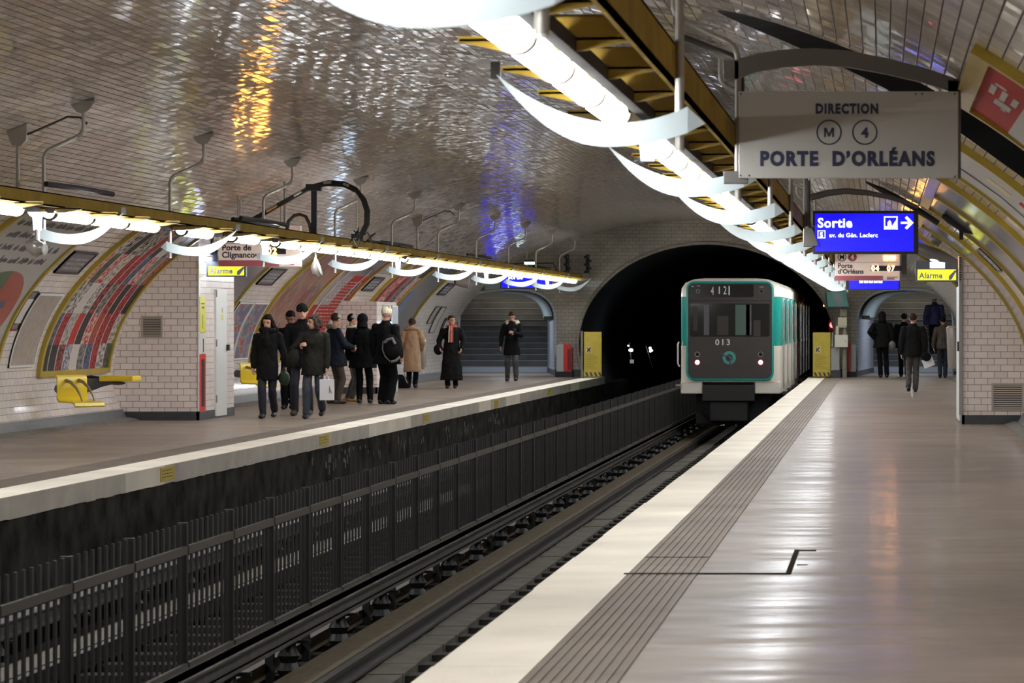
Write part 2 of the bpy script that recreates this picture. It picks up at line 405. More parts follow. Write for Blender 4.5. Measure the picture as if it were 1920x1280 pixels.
# small yellow plates on the fascia
for i, (x, y) in enumerate(((313, 888), (607, 824), (798, 783), (930, 756), (1030, 738))):
    d = F*7.79/(1654-x); p = MB().box(XL, XL+.012, d-.33, d+.33, -.17, -.02)
    mb = MB()
    for r_ in range(3):
        for c_ in range(5): mb.box(XL+.012, XL+.014, d-.27+c_*.1, d-.2+c_*.1, -.06-r_*.035, -.052-r_*.035)
    o = tag(p.build('warning_plate', 'gate_yellow'), 'small yellow plate on the left platform face, %s from the camera' % ('nearest', 'second', 'third', 'fourth', 'farthest')[i], 'warning plate', 'yellow plates on the platform face')
    mb.build('lettering', 'text_black', o)
# ------------------------------------------------------------------ end wall with tunnel mouth and two exits
def outline():
    return [ell(T0+(PI-2*T0)*i/120) for i in range(121)]
TA, TZC, TB = 3.63, .9, 2.85        # tunnel ellipse
def tunnel_pts(n=64, k=1.0):
    a0 = math.asin(max(-1, (-1.6-TZC)/TB/k)) if TB*k > 2.5 else -PI/2*.95
    a0 = -1.07
    return [(CX+TA*k*math.cos(a0+(PI-2*a0)*i/n), TZC+TB*k*math.sin(a0+(PI-2*a0)*i/n)) for i in range(n+1)]
def arch_pts(x0, x1, zs, ztop, n=28):
    cx, a = (x0+x1)/2, (x1-x0)/2; e = .72
    pts = [(x1, 0)]
    for i in range(n+1):
        q = PI*i/n; c, s = math.cos(q), math.sin(q)
        pts.append((cx+a*math.copysign(abs(c)**e, c), zs+(ztop-zs)*abs(s)**e))
    pts.append((x0, 0)); return pts
EXL = (-11.87, -9.16, 1.45, 2.45); EXR = (-.71, 2.0, 1.35, 2.45)
def plate_with_holes(name, outer, holes, y, th, m):
    cu = bpy.data.curves.new(name, 'CURVE'); cu.dimensions = '2D'; cu.fill_mode = 'BOTH'; cu.extrude = th/2
    for poly in [outer]+holes:
        sp = cu.splines.new('POLY'); sp.points.add(len(poly)-1); sp.use_cyclic_u = True
        for p, (x, z) in zip(sp.points, poly): p.co = (x, z, 0, 1)
    t = bpy.data.objects.new(name, cu); C.objects.link(t); dg = bpy.context.evaluated_depsgraph_get()
    me = bpy.data.meshes.new_from_object(t.evaluated_get(dg)); bpy.data.objects.remove(t)
    mb = MB(); mb.add([(v.co.x, y+th/2-v.co.z, v.co.y) for v in me.vertices], [tuple(p.vertices) for p in me.polygons])
    return mb.build(name, m, uv=True)
outer = [(CX+A*1.04, -2), ]+[(CX+(x-CX)*1.04, z+.1) for x, z in outline()]+[(CX-A*1.04, -2)]
def tun_hole():
    p = tunnel_pts(); return p
holeT = tun_hole()
holeT = [(x, max(z, -1.55)) for x, z in holeT]
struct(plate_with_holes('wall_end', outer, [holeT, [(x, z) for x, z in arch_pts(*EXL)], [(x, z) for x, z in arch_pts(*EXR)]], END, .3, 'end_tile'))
# tunnel barrel
mb = MB(); P = tunnel_pts(48)
for y0, y1 in ((END+.2, END+60),):
    for p, q in zip(P, P[1:]): mb.add([(p[0], y0, p[1]), (q[0], y0, q[1]), (q[0], y1, q[1]), (p[0], y1, p[1])], [(0, 1, 2, 3)])
mb.add([(p[0], END+60, p[1]) for p in P], [tuple(range(len(P)))])
struct(mb.build('wall_tunnel', 'soot_shade', smooth=True))
# rounded edge of the tunnel mouth
mb = MB(); mb.tube([(x, END-.02, z) for x, z in P if z > 0], .05, 8)
struct(mb.build('trim_2', 'end_tile', smooth=True, uv=True))
# exits: skewed passages with a staircase
def passage(ex, shift, side):
    a = arch_pts(*ex); mb = MB(); y0, y1 = END+.2, 93.3
    b = [(x+shift, z*1.0) for x, z in a]
    for i in range(len(a)-1):
        p, q, r, s = a[i], a[i+1], b[i+1], b[i]
        mb.add([(p[0], y0, p[1]), (q[0], y0, q[1]), (r[0], y1, r[1]), (s[0], y1, s[1])], [(0, 1, 2, 3)],
               [(y0, p[1]+p[0]), (y0, q[1]+q[0]), (y1, q[1]+q[0]), (y1, p[1]+p[0])])
    struct(mb.build('wall_passage', 'passage_tile', smooth=True))
    # white rim round the opening, grey band along the vault of the passage
    rim = MB(); rim.tube([(x, END-.005, z) for x, z in a], .035, 8); struct(rim.build('trim_3', 'passage_tile', smooth=True, uv=True))
    x0, x1 = ex[0]+shift, ex[1]+shift
    # baseboards of the passage
    for s_, xa in ((1, 0), (-1, 1)):
        X0 = ex[xa]; mb = MB()
        mb.add([(X0+.012*s_, y0, 0), (X0+shift+.012*s_, y1, 0), (X0+shift+.012*s_, y1, .15), (X0+.012*s_, y0, .15),
                (X0-.02*s_, y0, 0), (X0+shift-.02*s_, y1, 0), (X0+shift-.02*s_, y1, .15), (X0-.02*s_, y0, .15)],
               [(0, 1, 2, 3), (4, 5, 6, 7), (3, 2, 6, 7), (0, 3, 7, 4)])
        struct(mb.build('baseboard_passage', 'base_dark'))
    st = thing('staircase', 'staircase climbing out of the %s exit archway' % side, 'stairs', ((x0+x1)/2, y1, 0))
    for i in range(15):
        ya, yb = y1+.27*i, y1+.27*(i+1)
        o = MB().box(x0-.4, x1+.4, ya, yb+.02, 0 if i == 0 else .178*i-.05, .178*(i+1)).build('step', 'step_first' if i == 0 else 'step_stone', st)
        MB().box(x0-.4, x1+.4, ya-.012, ya+.035, .178*(i+1)-.012, .178*(i+1)+.003).build('nosing', 'nosing', o)
    # upper stair walls and soffit
    mb = MB(); mb.box(x0-.5, x0-.4, y1-.1, y1+5, 0, 4.6); mb.box(x1+.4, x1+.5, y1-.1, y1+5, 0, 4.6); mb.box(x0-.5, x1+.5, y1+4.1, y1+4.3, 2, 4.6)
    struct(mb.build('wall_stair', 'dark_tile', uv=True))
    mb = MB(); mb.prismx([(y1, 2.7), (y1+5, 4.6), (y1+5, 4.7), (y1, 2.8)], x0-.5, x1+.5)
    struct(mb.build('ceiling_stair', 'soffit'))
    struct(MB().box(x0+(0.2), x1-.2, y1-.12, y1+.02, ex[3]-.22, ex[3]+.3).build('trim_4', 'soffit_lit'))  # pale cream colour stands in for the lit ceiling over the stairs
    # closing wall round the stair mouth
    struct(plate_with_holes('wall_stair', [(x0-.9, 0), (x0-.9, 4), (x1+.9, 4), (x1+.9, 0)], [[(x, z) for x, z in b if True][0:] and [(x, max(z, .0)+.001) for x, z in b]], y1, .1, 'passage_tile'))
mat('step_stone', (.10, .105, .11), .6, var=.3, vscale=2)
mat('step_first', (.45, .52, .58), .5)
mat('nosing', (.34, .33, .30), .4)
tile_mat('dark_tile', (.12, .12, .12), rough=.4, jit=.01)  # darker grey tile for the upper stair walls
mat('soffit', (.16, .15, .13), .7)
mat('soffit_lit', (.65, .56, .40), .6)
passage(EXL, -1.02, 'left')
passage(EXR, .45, 'right')
# grey light gutter along the passage vaults
def gutter(ex, shift, side):
    s_ = -1 if side == 'right' else 1; cx = (ex[0]+ex[1])/2
    a = arch_pts(*ex, n=40); pts = [p for p in a if p[1] > 1.7 and (p[0]-cx)*s_ > -.2]
    mb = MB()
    for ya, off in ((END+.9, .05),):
        c = [(x+shift*.1-(x-cx)*.05, z-.04) for x, z in pts]
        for p, q in zip(c, c[1:]):
            mb.add([(p[0], ya, p[1]), (q[0], ya, q[1]), (q[0]+shift*.8, ya+5, q[1]), (p[0]+shift*.8, ya+5, p[1]),
                    (p[0], ya, p[1]-.03), (q[0], ya, q[1]-.03), (q[0]+shift*.8, ya+5, q[1]-.03), (p[0]+shift*.8, ya+5, p[1]-.03)],
                   [(0, 1, 2, 3), (4, 5, 6, 7), (0, 1, 5, 4), (2, 3, 7, 6), (1, 2, 6, 5), (0, 3, 7, 4)])
    e = pts[0] if s_ > 0 else pts[-1]
    ex_ = e[0]+shift*.1-(e[0]-cx)*.05
    o = tag(mb.build('ceiling_casing', 'green_grey'), 'curved grey casing lining the top of the %s exit arch' % side, 'casing')
    MB().box(min(ex_, ex_-s_*.22), max(ex_, ex_-s_*.22), END+.7, END+1.0, e[1]-.12, e[1]-.02).build('end_cap', 'green_dark', o)
mat('green_grey', (.30, .36, .36), .5)
gutter(EXL, -1.02, 'left'); gutter(EXR, .45, 'right')
# tube lamps inside the exits: cool over the corridor, warm over the stairs
def area(name, loc, sx, sy, power, col, rot=(0, 0, 0)):
    l = bpy.data.lights.new(name, 'AREA'); l.shape = 'RECTANGLE'; l.size = sx; l.size_y = sy; l.energy = power; l.color = col
    o = bpy.data.objects.new(name, l); C.objects.link(o); o.location = loc; o.rotation_euler = rot; return o
for ex, sh in ((EXL, -1.02), (EXR, .45)):
    cx_ = (ex[0]+ex[1])/2+sh*.5
    area('corridor_lamp', (cx_, 89.6, 2.33), .2, 3.0, 20, (.80, .88, 1))
    area('stair_lamp', ((ex[0]+ex[1])/2+sh, 95.0, 3.15), 1.6, .3, 8, (1, .88, .70), (.25, 0, 0))
# back wall behind the camera
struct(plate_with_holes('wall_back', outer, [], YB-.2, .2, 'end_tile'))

# piers standing out from the walls at 48 m
def pier_poly(x, side, ztop=None):
    s_ = 1 if side == 'right' else -1
    xx = abs(x-CX); zv = Z0+B*math.sqrt(1-(xx/A)**2)
    if ztop: zv = min(zv, ztop)
    pts = [(x, 0), (x, zv)]
    n = 24
    t0 = t_z(zv); 
    if ztop: pts[1] = (x, zv)
    for i in range(n+1):
        t = t0+(T0-t0)*i/n; ex_, ez = ell(t, -.03); pts.append((CX+s_*(ex_-CX), ez))
    pts[-1] = (pts[-1][0], 0)
    return pts
PXL, PXR = -10.77, 1.22
def pier(name, x, side, y0, y1, ztop=None):
    pp = pier_poly(x, side, ztop)
    struct(MB().prism(pp, y0, y1).build(name, 'pier_tile', uv=True))
    s_ = 1 if side == 'right' else -1; xe = 2.1 if s_ > 0 else -11.93
    mb = MB(); mb.box(min(x-s_*.012, xe), max(x-s_*.012, xe), y0-.012, y0+.03, 0, .14); mb.box(min(x-s_*.012, x+s_*.03), max(x-s_*.012, x+s_*.03), y0-.012, y1+.012, 0, .14)
    struct(mb.build('baseboard_pier', 'base_dark'))
pier('wall_pier', PXL, 'left', 48.3, 50.95)
pier('wall_pier', PXR, 'right', 46.5, 49.1)
pier('wall_pier', -10.86, 'left', 65.9, 68.6, 1.98)
# bright corner profile strips
for x, y in ((PXL, 48.3), (PXR, 46.5)):
    s_ = 1 if x < CX else -1
    mb = MB(); mb.box(min(x-.005*s_, x+.012*s_), max(x-.005*s_, x+.012*s_), y-.012, y+.1, .14, 2.75)
    struct(mb.build('trim_5', 'white_metal', bevel=.003))
# baseboards along the walls
for s_ in (-1, 1):
    mb = MB(); t1 = t_z(.17); pts = []
    for i in range(7):
        t = T0+(t1-T0)*i/6; e, z = ell(t, .015); pts.append((CX+s_*(e-CX), max(z, 0)))
    back = [(CX+s_*(ell(T0+(t1-T0)*i/6, -.02)[0]-CX), max(0, ell(T0+(t1-T0)*i/6)[1])) for i in range(6, -1, -1)]
    segs = ((YB, 48.3), (50.95, 65.9), (68.6, END-.15)) if s_ < 0 else ((YB, OY0), (OY1, 46.5), (49.1, END-.15))
    for a, b in segs: mb.prism(pts+back, a, b)
    struct(mb.build('baseboard_%s' % ('right' if s_ > 0 else 'left'), 'grey_paint'))
    xb = CX+s_*(ell(T0, .015)[0]-CX)
    mb = MB()
    for a, b in segs: mb.prism([(xb+s_*.01, 0), (xb-s_*.16, 0), (xb-s_*.16, .012), (xb-s_*.02, .05), (xb+s_*.01, .05)], a, b)
    struct(mb.build('trim_6', 'concrete'))
struct(MB().box(1.93, 1.965, 24, 46.4, 0, .016).build('trim_7', 'white_metal'))
struct(MB().box(1.97, 2.02, 24, 46.4, -.02, .006).build('trim_8', 'black'))
# end wall foot
mb = MB(); mb.box(EXL[1], CX-TA+.12, END-.18, END-.1, 0, .2); mb.box(CX+TA-.15, EXR[0], END-.18, END-.1, 0, .2); mb.box(EXR[1], 2.1, END-.18, END-.1, 0, .16)
struct(mb.build('baseboard_end', 'base_dark'))
# floor joints on the right platform
mb = MB(); mb.box(-.60, -.565, 19.0, 21.0, 0, .004); mb.box(-1.6, -.575, 18.98, 19.03, .002, .006)
mb.box(-1.57, -1.15, 20.3, 20.33, .002, .006); mb.box(-.565, -.45, 20.9, 21.0, 0, .003); mb.box(-.55, -.48, 19.7, 19.74, 0, .003)
mat('joint', (.035, .028, .022), .95, spec=0)
tag(mb.build('floor_joint', 'joint'), 'dark L-shaped joint cut into the right platform floor', 'floor joint')

# ------------------------------------------------------------------ light trusses over both platforms (u = 0 at the pit side, 1 at the wall side)
def truss(side):
    s_ = 1 if side == 'right' else -1
    mx = lambda x: x if s_ > 0 else 2*CX-x
    B_ = lambda mb, x0, x1, y0, y1, z0, z1: mb.box(min(mx(x0), mx(x1)), max(mx(x0), mx(x1)), y0, y1, z0, z1)
    y0, y1 = (-4, 84.8)
    t = thing('light_truss', 'long ochre yellow metal light truss with bright lamps over the %s platform' % side, 'light truss', (mx(-1.35), 30, 2.65), 'ochre light trusses')
    ph = 13.85 if s_ > 0 else 32.5
    # side beams: channel on the wall side, slim edge on the pit side, dark tray between
    for (xa, xb, za, zb) in ((-.97, -1.0, 2.69, 2.87), (-1.55, -1.42, 2.715, 2.845)):
        mb = MB(); B_(mb, xa, xb, y0, y1, za, zb); sg = 1 if xa > -1.3 else -1
        B_(mb, xa-.0*sg, xa-.07*sg, y0, y1, zb-.012, zb); B_(mb, xa, xa-.05*sg, y0, y1, za, za+.01)
        mb.build('side_beam', 'beam_yellow', t)
    mb = MB(); B_(mb, -1.24, -1.30, y0, y1, 2.655, 2.72); mb.build('cable_tray', 'tray', t)
    mb = MB()
    for k in range(int((y1-y0)/1.5)+1): B_(mb, -1.02, -1.50, y0+1.5*k, y0+1.5*k+.45, 2.80, 2.82)
    mb.build('top_cover', 'paint_yellow', t)
    # tapering ribs
    y = (ph % 1.4425)-4.3; nr = 0
    while y < y1:
        if y > y0:
            mb = MB()
            pl = [(-.985, 2.80), (-.985, 2.71), (-1.2, 2.665), (-1.40, 2.655), (-1.55, 2.665), (-1.72, 2.70), (-1.72, 2.722), (-1.55, 2.725), (-1.40, 2.80)]
            pl = [(mx(a), b) for a, b in pl]
            mb.prism(pl, y, y+.012)
            f = [(mx(-.99), y, 2.71), (mx(-.99), y+.42, 2.755), (mx(-1.60), y+.42, 2.71), (mx(-1.715), y, 2.70)]
            mb.add(f+[(a, b, c+.012) for a, b, c in f], [(0, 1, 2, 3), (7, 6, 5, 4), (0, 4, 5, 1), (1, 5, 6, 2), (2, 6, 7, 3), (3, 7, 4, 0)])
            mb.build('rib', 'paint_yellow', t); nr += 1
        y += 1.4425
    # lamps: frosted half-round covers, 1.5 m pitch, with a few gaps
    xc = mx(-1.40)
    if s_ < 0: starts = [29.93-1.5*k for k in range(1, 23)]+[31.05, 32.55, 34.05, 36.9, 39.75, 42.6, 44.1, 45.6, 47.1, 48.6, 50.1, 51.6, 54.1]+[55.6+1.5*k for k in range(19)]
    else: starts = [-3+1.5*k for k in range(0, 5)]+[5.9, 7.4]+[10.25+1.462*k for k in range(5)]+[17.9+1.5*k for k in range(9)]+[32.6+1.5*k for k in range(34)]
    proto = None
    for ys in sorted(starts):
        if ys+1.46 > y1 or ys < y0: continue
        if s_ > 0 and 16 < ys < 17.8: continue
        if proto is None:
            mb = MB(); n = 14; L = 1.46
            prof = [(.0, .0), (.012, .55), (.04, .85), (.08, 1.0), (L-.08, 1.0), (L-.04, .85), (L-.012, .55), (L, .0)]
            vs = []; fs = []
            for (yy, k) in prof:
                for j in range(n+1):
                    a = -.5+(PI+1.0)*j/n; kk = max(k, .02)
                    vs.append((xc+.072*math.cos(a)*max(.55, kk), ys+yy, 2.655-.066*math.sin(a)*kk))
            for i in range(len(prof)-1):
                for j in range(n): fs.append((i*(n+1)+j, i*(n+1)+j+1, (i+1)*(n+1)+j+1, (i+1)*(n+1)+j))
            mb.add(vs, fs)
            proto = mb.build('lamp', 'lens', t, smooth=True); py = ys
            mc = MB(); mc.box(xc-.045, xc+.045, ys+.002, ys+L-.002, 2.657, 2.80)
            for ye in (ys-.012, ys+L-.006):
                vs = []; fs = []
                for j in range(n+1):
                    a = PI*j/n
                    for rr_ in (.060, .082):
                        for yy in (ye-.028, ye+.040): vs.append((xc+rr_*math.cos(a), yy, 2.657-rr_*.9*math.sin(a)))
                for j in range(n): q = 4*j; r = q+4; fs += [(q, r, r+1, q+1), (q+2, q+3, r+3, r+2), (q, q+2, r+2, r), (q+1, r+1, r+3, q+3)]
                mc.add(vs, fs)
            ca = mc.build('lamp_housing', 'lamp_cap', t)
        else:
            for p_ in (proto, ca):
                o = p_.copy(); C.objects.link(o); o.location = (0, ys-py, 0); OFF[o.name] = OFF[t.name]
    return t, mx
TR, mR = truss('right'); TL, mL = truss('left')
# hangers: bent pipe from the vault, crescent reflector at its foot
def vz(x): return Z0+B*math.sqrt(1-((x-CX)/A)**2)
def hanger(y, mx, label, grp, s_):
    xr = mx(-.94); t = thing('crescent_hanger', label, 'lamp hanger', (xr, y, 2.45), grp)
    xt = mx(-1.36); zt_ = vz(xt)
    def rnd(pts, r=.09):
        out = [Vector(pts[0])]
        for a, b, c in zip(pts, pts[1:], pts[2:]):
            a, b, c = Vector(a), Vector(b), Vector(c); p = b+(a-b).normalized()*r; q = b+(c-b).normalized()*r
            for i in range(6):
                f = i/5; out.append((p*(1-f)+b*f)*(1-f)+(b*(1-f)+q*f)*f)
        return out+[Vector(pts[-1])]
    MB().tube(rnd([(xr, y+.02, 2.36), (xr, y+.02, 3.36), (xt, y+.02, 3.55), (xt, y+.02, zt_-.02)]), .021, 10).build('pipe', 'pipe', t, smooth=True)
    mb = MB(); pl = [(-.13, .0), (.13, .0), (.10, -.08), (.06, -.125), (-.02, -.14), (-.07, -.10)]
    sl = (vz(xt+.13)-vz(xt-.13))/.26
    mb.prism([(xt+a, zt_+b*.9+a*sl+.0) for a, b in pl], y-.0, y+.012); mb.box(xt-.14, xt+.14, y-.05, y+.07, zt_-.015-.0, zt_+.006)
    mb.build('ceiling_plate', 'pipe', t, bevel=.003)
    # crescent plate
    mb = MB(); n = 26; out = []; inn = []
    # lower edge through tip (-1.80, 2.72), (-1.36, 2.37), corner (-.87, 2.47)
    for i in range(n+1):
        f = i/n; x = -1.785+.885*f
        zo = 2.375+.33*abs((x+1.27)/.515)**2.1 if x < -1.27 else 2.375+.065*((x+1.27)/.37)**2
        zi = 2.487+.222*abs((x+1.22)/.565)**2.0 if x < -1.22 else 2.487+.075*((x+1.22)/.32)**2
        out.append((mx(x), zo)); inn.append((mx(x), max(zi, zo+.004)))
    d0, d1 = y-.012, y-.004
    vs = []; 
    for p, q in zip(out, inn):
        for yy in (d0, d1): vs += [(p[0], yy, p[1]), (q[0], yy, q[1])]
    fs = []
    for i in range(n):
        a = 4*i; b = a+4
        fs += [(a, a+1, b+1, b), (a+2, b+2, b+3, a+3), (a, b, b+2, a+2), (a+1, a+3, b+3, b+1)]
    mb.add(vs, fs+[(0, 2, 3, 1), (4*n, 4*n+1, 4*n+3, 4*n+2)])
    # folded wing at the wall end
    w_ = [(mx(-.903), d0, 2.44), (mx(-.903), d0, 2.56), (mx(-.903), d1, 2.44), (mx(-.903), d1, 2.56), (mx(-.82), d0+.03, 2.485)]
    mb.add(w_, [(0, 1, 4), (2, 4, 3), (1, 3, 4), (0, 4, 2), (0, 2, 3, 1)])
    mb.build('crescent_reflector', 'crescent', t, smooth=True)
    mb = MB(); mb.cyl((xr, y+.02, 2.35), (xr, y+.02, 2.63), .019, 12); mb.build('foot_sleeve', 'white_metal', t, smooth=True)
    mb = MB(); mb.box(min(mx(-1.815), mx(-1.77)), max(mx(-1.815), mx(-1.77)), y-.01, y+.02, 2.69, 2.77); mb.build('tip_bracket', 'pipe_dark', t)
    return t
ORD = 'first second third fourth fifth sixth seventh eighth ninth tenth eleventh twelfth thirteenth fourteenth fifteenth sixteenth'.split()
HR = [8.45+5.77*k for k in range(14)]; HL = [32.5+5.77*k for k in range(10)]
for k, y in enumerate(HR):
    hanger(y, mR, 'bent pipe with white crescent reflector, %s from the camera on the right truss' % ORD[k], 'crescent hangers on the right truss', 1)
for k, y in enumerate(HL):
    hanger(y, mL, 'bent pipe with white crescent reflector, %s from the left on the left truss' % ORD[k], 'crescent hangers on the left truss', -1)
# straight service pipes next to some hangers
def service_pipe(y, mx, where):
    x = mx(-.60); zt_ = vz(x)
    t = thing('service_pipe', 'straight thin pipe linked to the bent hanger pipe, %s' % where, 'pipe', (x, y, 2.85), 'straight service pipes')
    MB().cyl((x, y, 2.83), (x, y, zt_-.03), .02).build('pipe', 'pipe', t, smooth=True)
    mb = MB(); mb.prism([(x+a, zt_+b) for a, b in ((-.11, .04*(1 if x > CX else -1)), (.11, -.04*(1 if x > CX else -1)), (.10, -.14), (.05, -.2), (-.05, -.2), (-.09, -.1))], y-.05, y+.05)
    mb.build('ceiling_plate', 'pipe', t, bevel=.004)
    x2 = mx(-1.34); z2 = vz(x2)-.17; z1 = zt_-.12
    mb = MB(); mb.tube([(x, y, z1), (x+(x2-x)*.4, y, z1+(z2-z1)*.62), (x+(x2-x)*.72, y, z2+.03), (x+(x2-x)*.9, y, z2+.02), (x2, y, z2-.05)], .012, 8); mb.build('link_conduit', 'pipe_dark', t, smooth=True)
    mb = MB(); mb.box(min(mx(-.55), mx(-.99)), max(mx(-.55), mx(-.99)), y-.05, y+.05, 2.832, 2.87); mb.build('clamp_plate', 'black', t)
service_pipe(32.75, mL, 'at the left frame edge')
service_pipe(60.9, mL, 'half way along the left truss')
# T brackets and horn loudspeakers
def tee(x, y, label, horn=None):
    t = thing('loudspeaker' if horn else 'lamp_bracket', label, 'loudspeaker' if horn else 'bracket', (x, y, 2.36), 'white T brackets under the trusses')
    mb = MB(); mb.prism([(x-.095, 2.655), (x+.095, 2.655), (x+.075, 2.62), (x+.045, 2.60), (x+.04, 2.47), (x-.035, 2.47), (x-.045, 2.60), (x-.075, 2.62)], y-.02, y+.02)
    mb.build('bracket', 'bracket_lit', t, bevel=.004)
    if horn:
        MB().cyl((x, y, 2.36), (x, y, 2.48), .026).build('stem', 'chrome', t, smooth=True)
        # teardrop horn body
        mb = MB(); prof = [(-.11, .01), (-.105, .05), (-.06, .085), (.0, .10), (.06, .075), (.10, .03), (.115, .004)]
        vs = []; fs = []; n = 16
        for (a, r) in prof:
            for j in range(n):
                q = 2*PI*j/n; vs.append((x-.01+a*.95, y+r*math.cos(q), 2.325-.03*(a+.11)/.22+r*.72*math.sin(q)-(.04 if math.sin(q) < 0 else 0)*(1-abs(a)/.12)*abs(math.sin(q))))
        for i in range(len(prof)-1):
            for j in range(n): fs.append((i*n+j, i*n+(j+1) % n, (i+1)*n+(j+1) % n, (i+1)*n+j))
        fs += [tuple(range(n)), tuple((len(prof)-1)*n+j for j in range(n))]
        mb.add(vs, fs); mb.build('horn', 'speaker_grey', t, smooth=True)
        MB().ell((x+.085, y-.03, 2.28), .03, .05, .06).build('mouth', 'white_metal', t, smooth=True)
mat('bracket_lit', (.75, .8, .9), .4, emit=.7, ecol=(.7, .8, 1))  # emission paints lamplight onto the brackets, which are no lamps
mat('speaker_grey', (.32, .29, .26), .25, metal=.3)
tee(mL(-1.40), 30.6, 'grey teardrop loudspeaker on a white T bracket at the left frame edge', 1)
tee(mL(-1.40), 41.9, 'white T bracket in front of the two digit display on the left')
tee(mL(-1.40), 53.4, 'white T bracket above the gap between the fourth and fifth left crescents')
tee(mL(-1.40), 65.3, 'small white T bracket before the far left exit')
tee(mL(-1.40), 77.2, 'smallest white T bracket under the far end of the left truss')
tee(-1.326, 17.3, 'white T bracket below the second crescent of the right truss')
def horn2(x, y, z, label):
    t = thing('loudspeaker', label, 'loudspeaker', (x, y, z), 'small horn loudspeakers')
    MB().cyl((x, y, z+.1), (x, y, z+.3), .012).build('stem', 'white_metal', t)
    mb = MB(); mb.loft([(x, y, z+.12, .02, .02), (x, y, z+.06, .035, .05), (x-.01, y, z-.04, .07, .08), (x, y, z-.14, .05, .06), (x+.03, y, z-.17, .02, .03)], 14); mb.build('horn', 'speaker_grey', t, smooth=True)
    mb = MB(); mb.ell((x+.055, y-.02, z-.03), .022, .05, .14, Matrix.Rotation(-.35, 3, 'Y')); mb.build('mouth', 'white_metal', t, smooth=True)
horn2(px(592, 0, 45.6).x, 45.6, 2.40, 'white horn loudspeaker hanging between the third and fourth left crescents')
# round camera-like speaker near the far left exit
t = thing('loudspeaker', 'round grey loudspeaker near the left exit arch', 'loudspeaker', px(870, 530, 72), 'small horn loudspeakers')
c = px(868, 529, 72)
mb = MB(); mb.tube([c+Vector((-.16, -.02, .03)), c+Vector((-.05, 0, 0)), c+Vector((.14, .02, -.02))], .09, 16, r1=.13); mb.build('horn', 'speaker_grey', t, smooth=True)
MB().cyl(c+Vector((0, 0, .1)), (c.x, c.y, 2.7), .015).build('stem', 'white_metal', t)
mb = MB(); mb.cyl(c+Vector((-.18, -.03, .03)), c+Vector((-.165, -.02, .03)), .07); mb.build('mouth', 'black', t)

# cable bridge rising from the left truss
y = 46.0; P2 = lambda a, b, d=46.0: px(a, b, d)
t = thing('cable_mast', 'black mast with cables arching over the left truss', 'cable mast', P2(590, 437))
MB().box(P2(584, 0).x, P2(594, 0).x, y-.03, y+.03, P2(0, 440).z, P2(0, 350).z).build('mast', 'black', t)
MB().box(P2(574, 0).x, P2(603, 0).x, y-.06, y+.06, P2(0, 358).z, P2(0, 345).z).build('junction_box', 'black', t, bevel=.01)
for k in range(3):
    o_ = k*3.2-3
    mb = MB(); mb.tube([P2(452, 425+o_), P2(500, 397+o_*.8), P2(550, 369+o_*.8), P2(585, 350+o_*.7), P2(615, 343+o_), P2(645, 345+o_), P2(668, 356+o_), P2(682-o_, 374), P2(689-o_, 396), P2(688-o_, 420), P2(680-o_, 436), P2(674, 449)], .02, 8)
    mb.build('cable', 'black', t, smooth=True)
mb = MB(); mb.tube([P2(538, 431), P2(541, 415), P2(552, 404), P2(562, 402), P2(573, 406), P2(580, 420), P2(583, 437)], .028, 8); mb.build('cable', 'pipe_dark', t, smooth=True)
for (a, b, c_, d_) in ((500, 397, 520, 386), (552, 368, 566, 360), (608, 344, 622, 343), (645, 345, 655, 350)):
    MB().cyl(P2(a, b-1)+Vector((0, -.05, 0)), P2(c_, d_-1)+Vector((0, -.05, 0)), .02).build('cable_clip', 'pipe', t)
rr = random.Random(3)
for k in range(5):
    pts = [P2(660+k*5, 452)+Vector((0, 0, 0))]
    for i in range(5): pts.append(P2(655+rr.random()*25+i*9*(k % 2), 425+rr.random()*25+i*3))
    mb = MB(); mb.tube(pts, .011, 6); mb.build('loose_cable', 'black', t, smooth=True)
mb = MB(); mb.box(P2(658, 0).x, P2(676, 0).x, y, y+.2, P2(0, 446).z, P2(0, 438).z); mb.build('terminal_box', 'black', t)
for (a, b, d) in ((150, 358, 33), (495, 418, 42.5), (480, 420, 43), (720, 459, 56), (745, 460, 57), (900, 482, 68), (1020, 503, 80)):
    mb = MB(); c = px(a, b, d); mb.tube([c+Vector((-.2, -.6, .05)), c+Vector((0, 0, .03)), c+Vector((.15, .8, .0))], .03, 8)
    tag(mb.build('cable_bundle', 'black', smooth=True), 'short black cable bundle lying on the left truss %s' % {150: 'near the left frame edge', 495: 'left of the cable mast', 480: 'just before the cable mast', 720: 'right of the cable mast', 745: 'past the loose cables', 900: 'before the far exit', 1020: 'at its far end'}[a], 'cable')
# thin rods
for i, (a, b, b2, d) in enumerate(((669, 362, 430, 50), (447, 390, 415, 46), (527, 385, 425, 49))):
    p_ = px(a, b, d); q_ = px(a, b2, d); tag(MB().cyl((p_.x, d, vz(p_.x)-.01), (p_.x, d, 2.84), .012).build('drop_rod', 'pipe', smooth=True), 'thin vertical rod from the vault, %s of the cable mast' % ('right', 'far left', 'left')[i], 'rod')
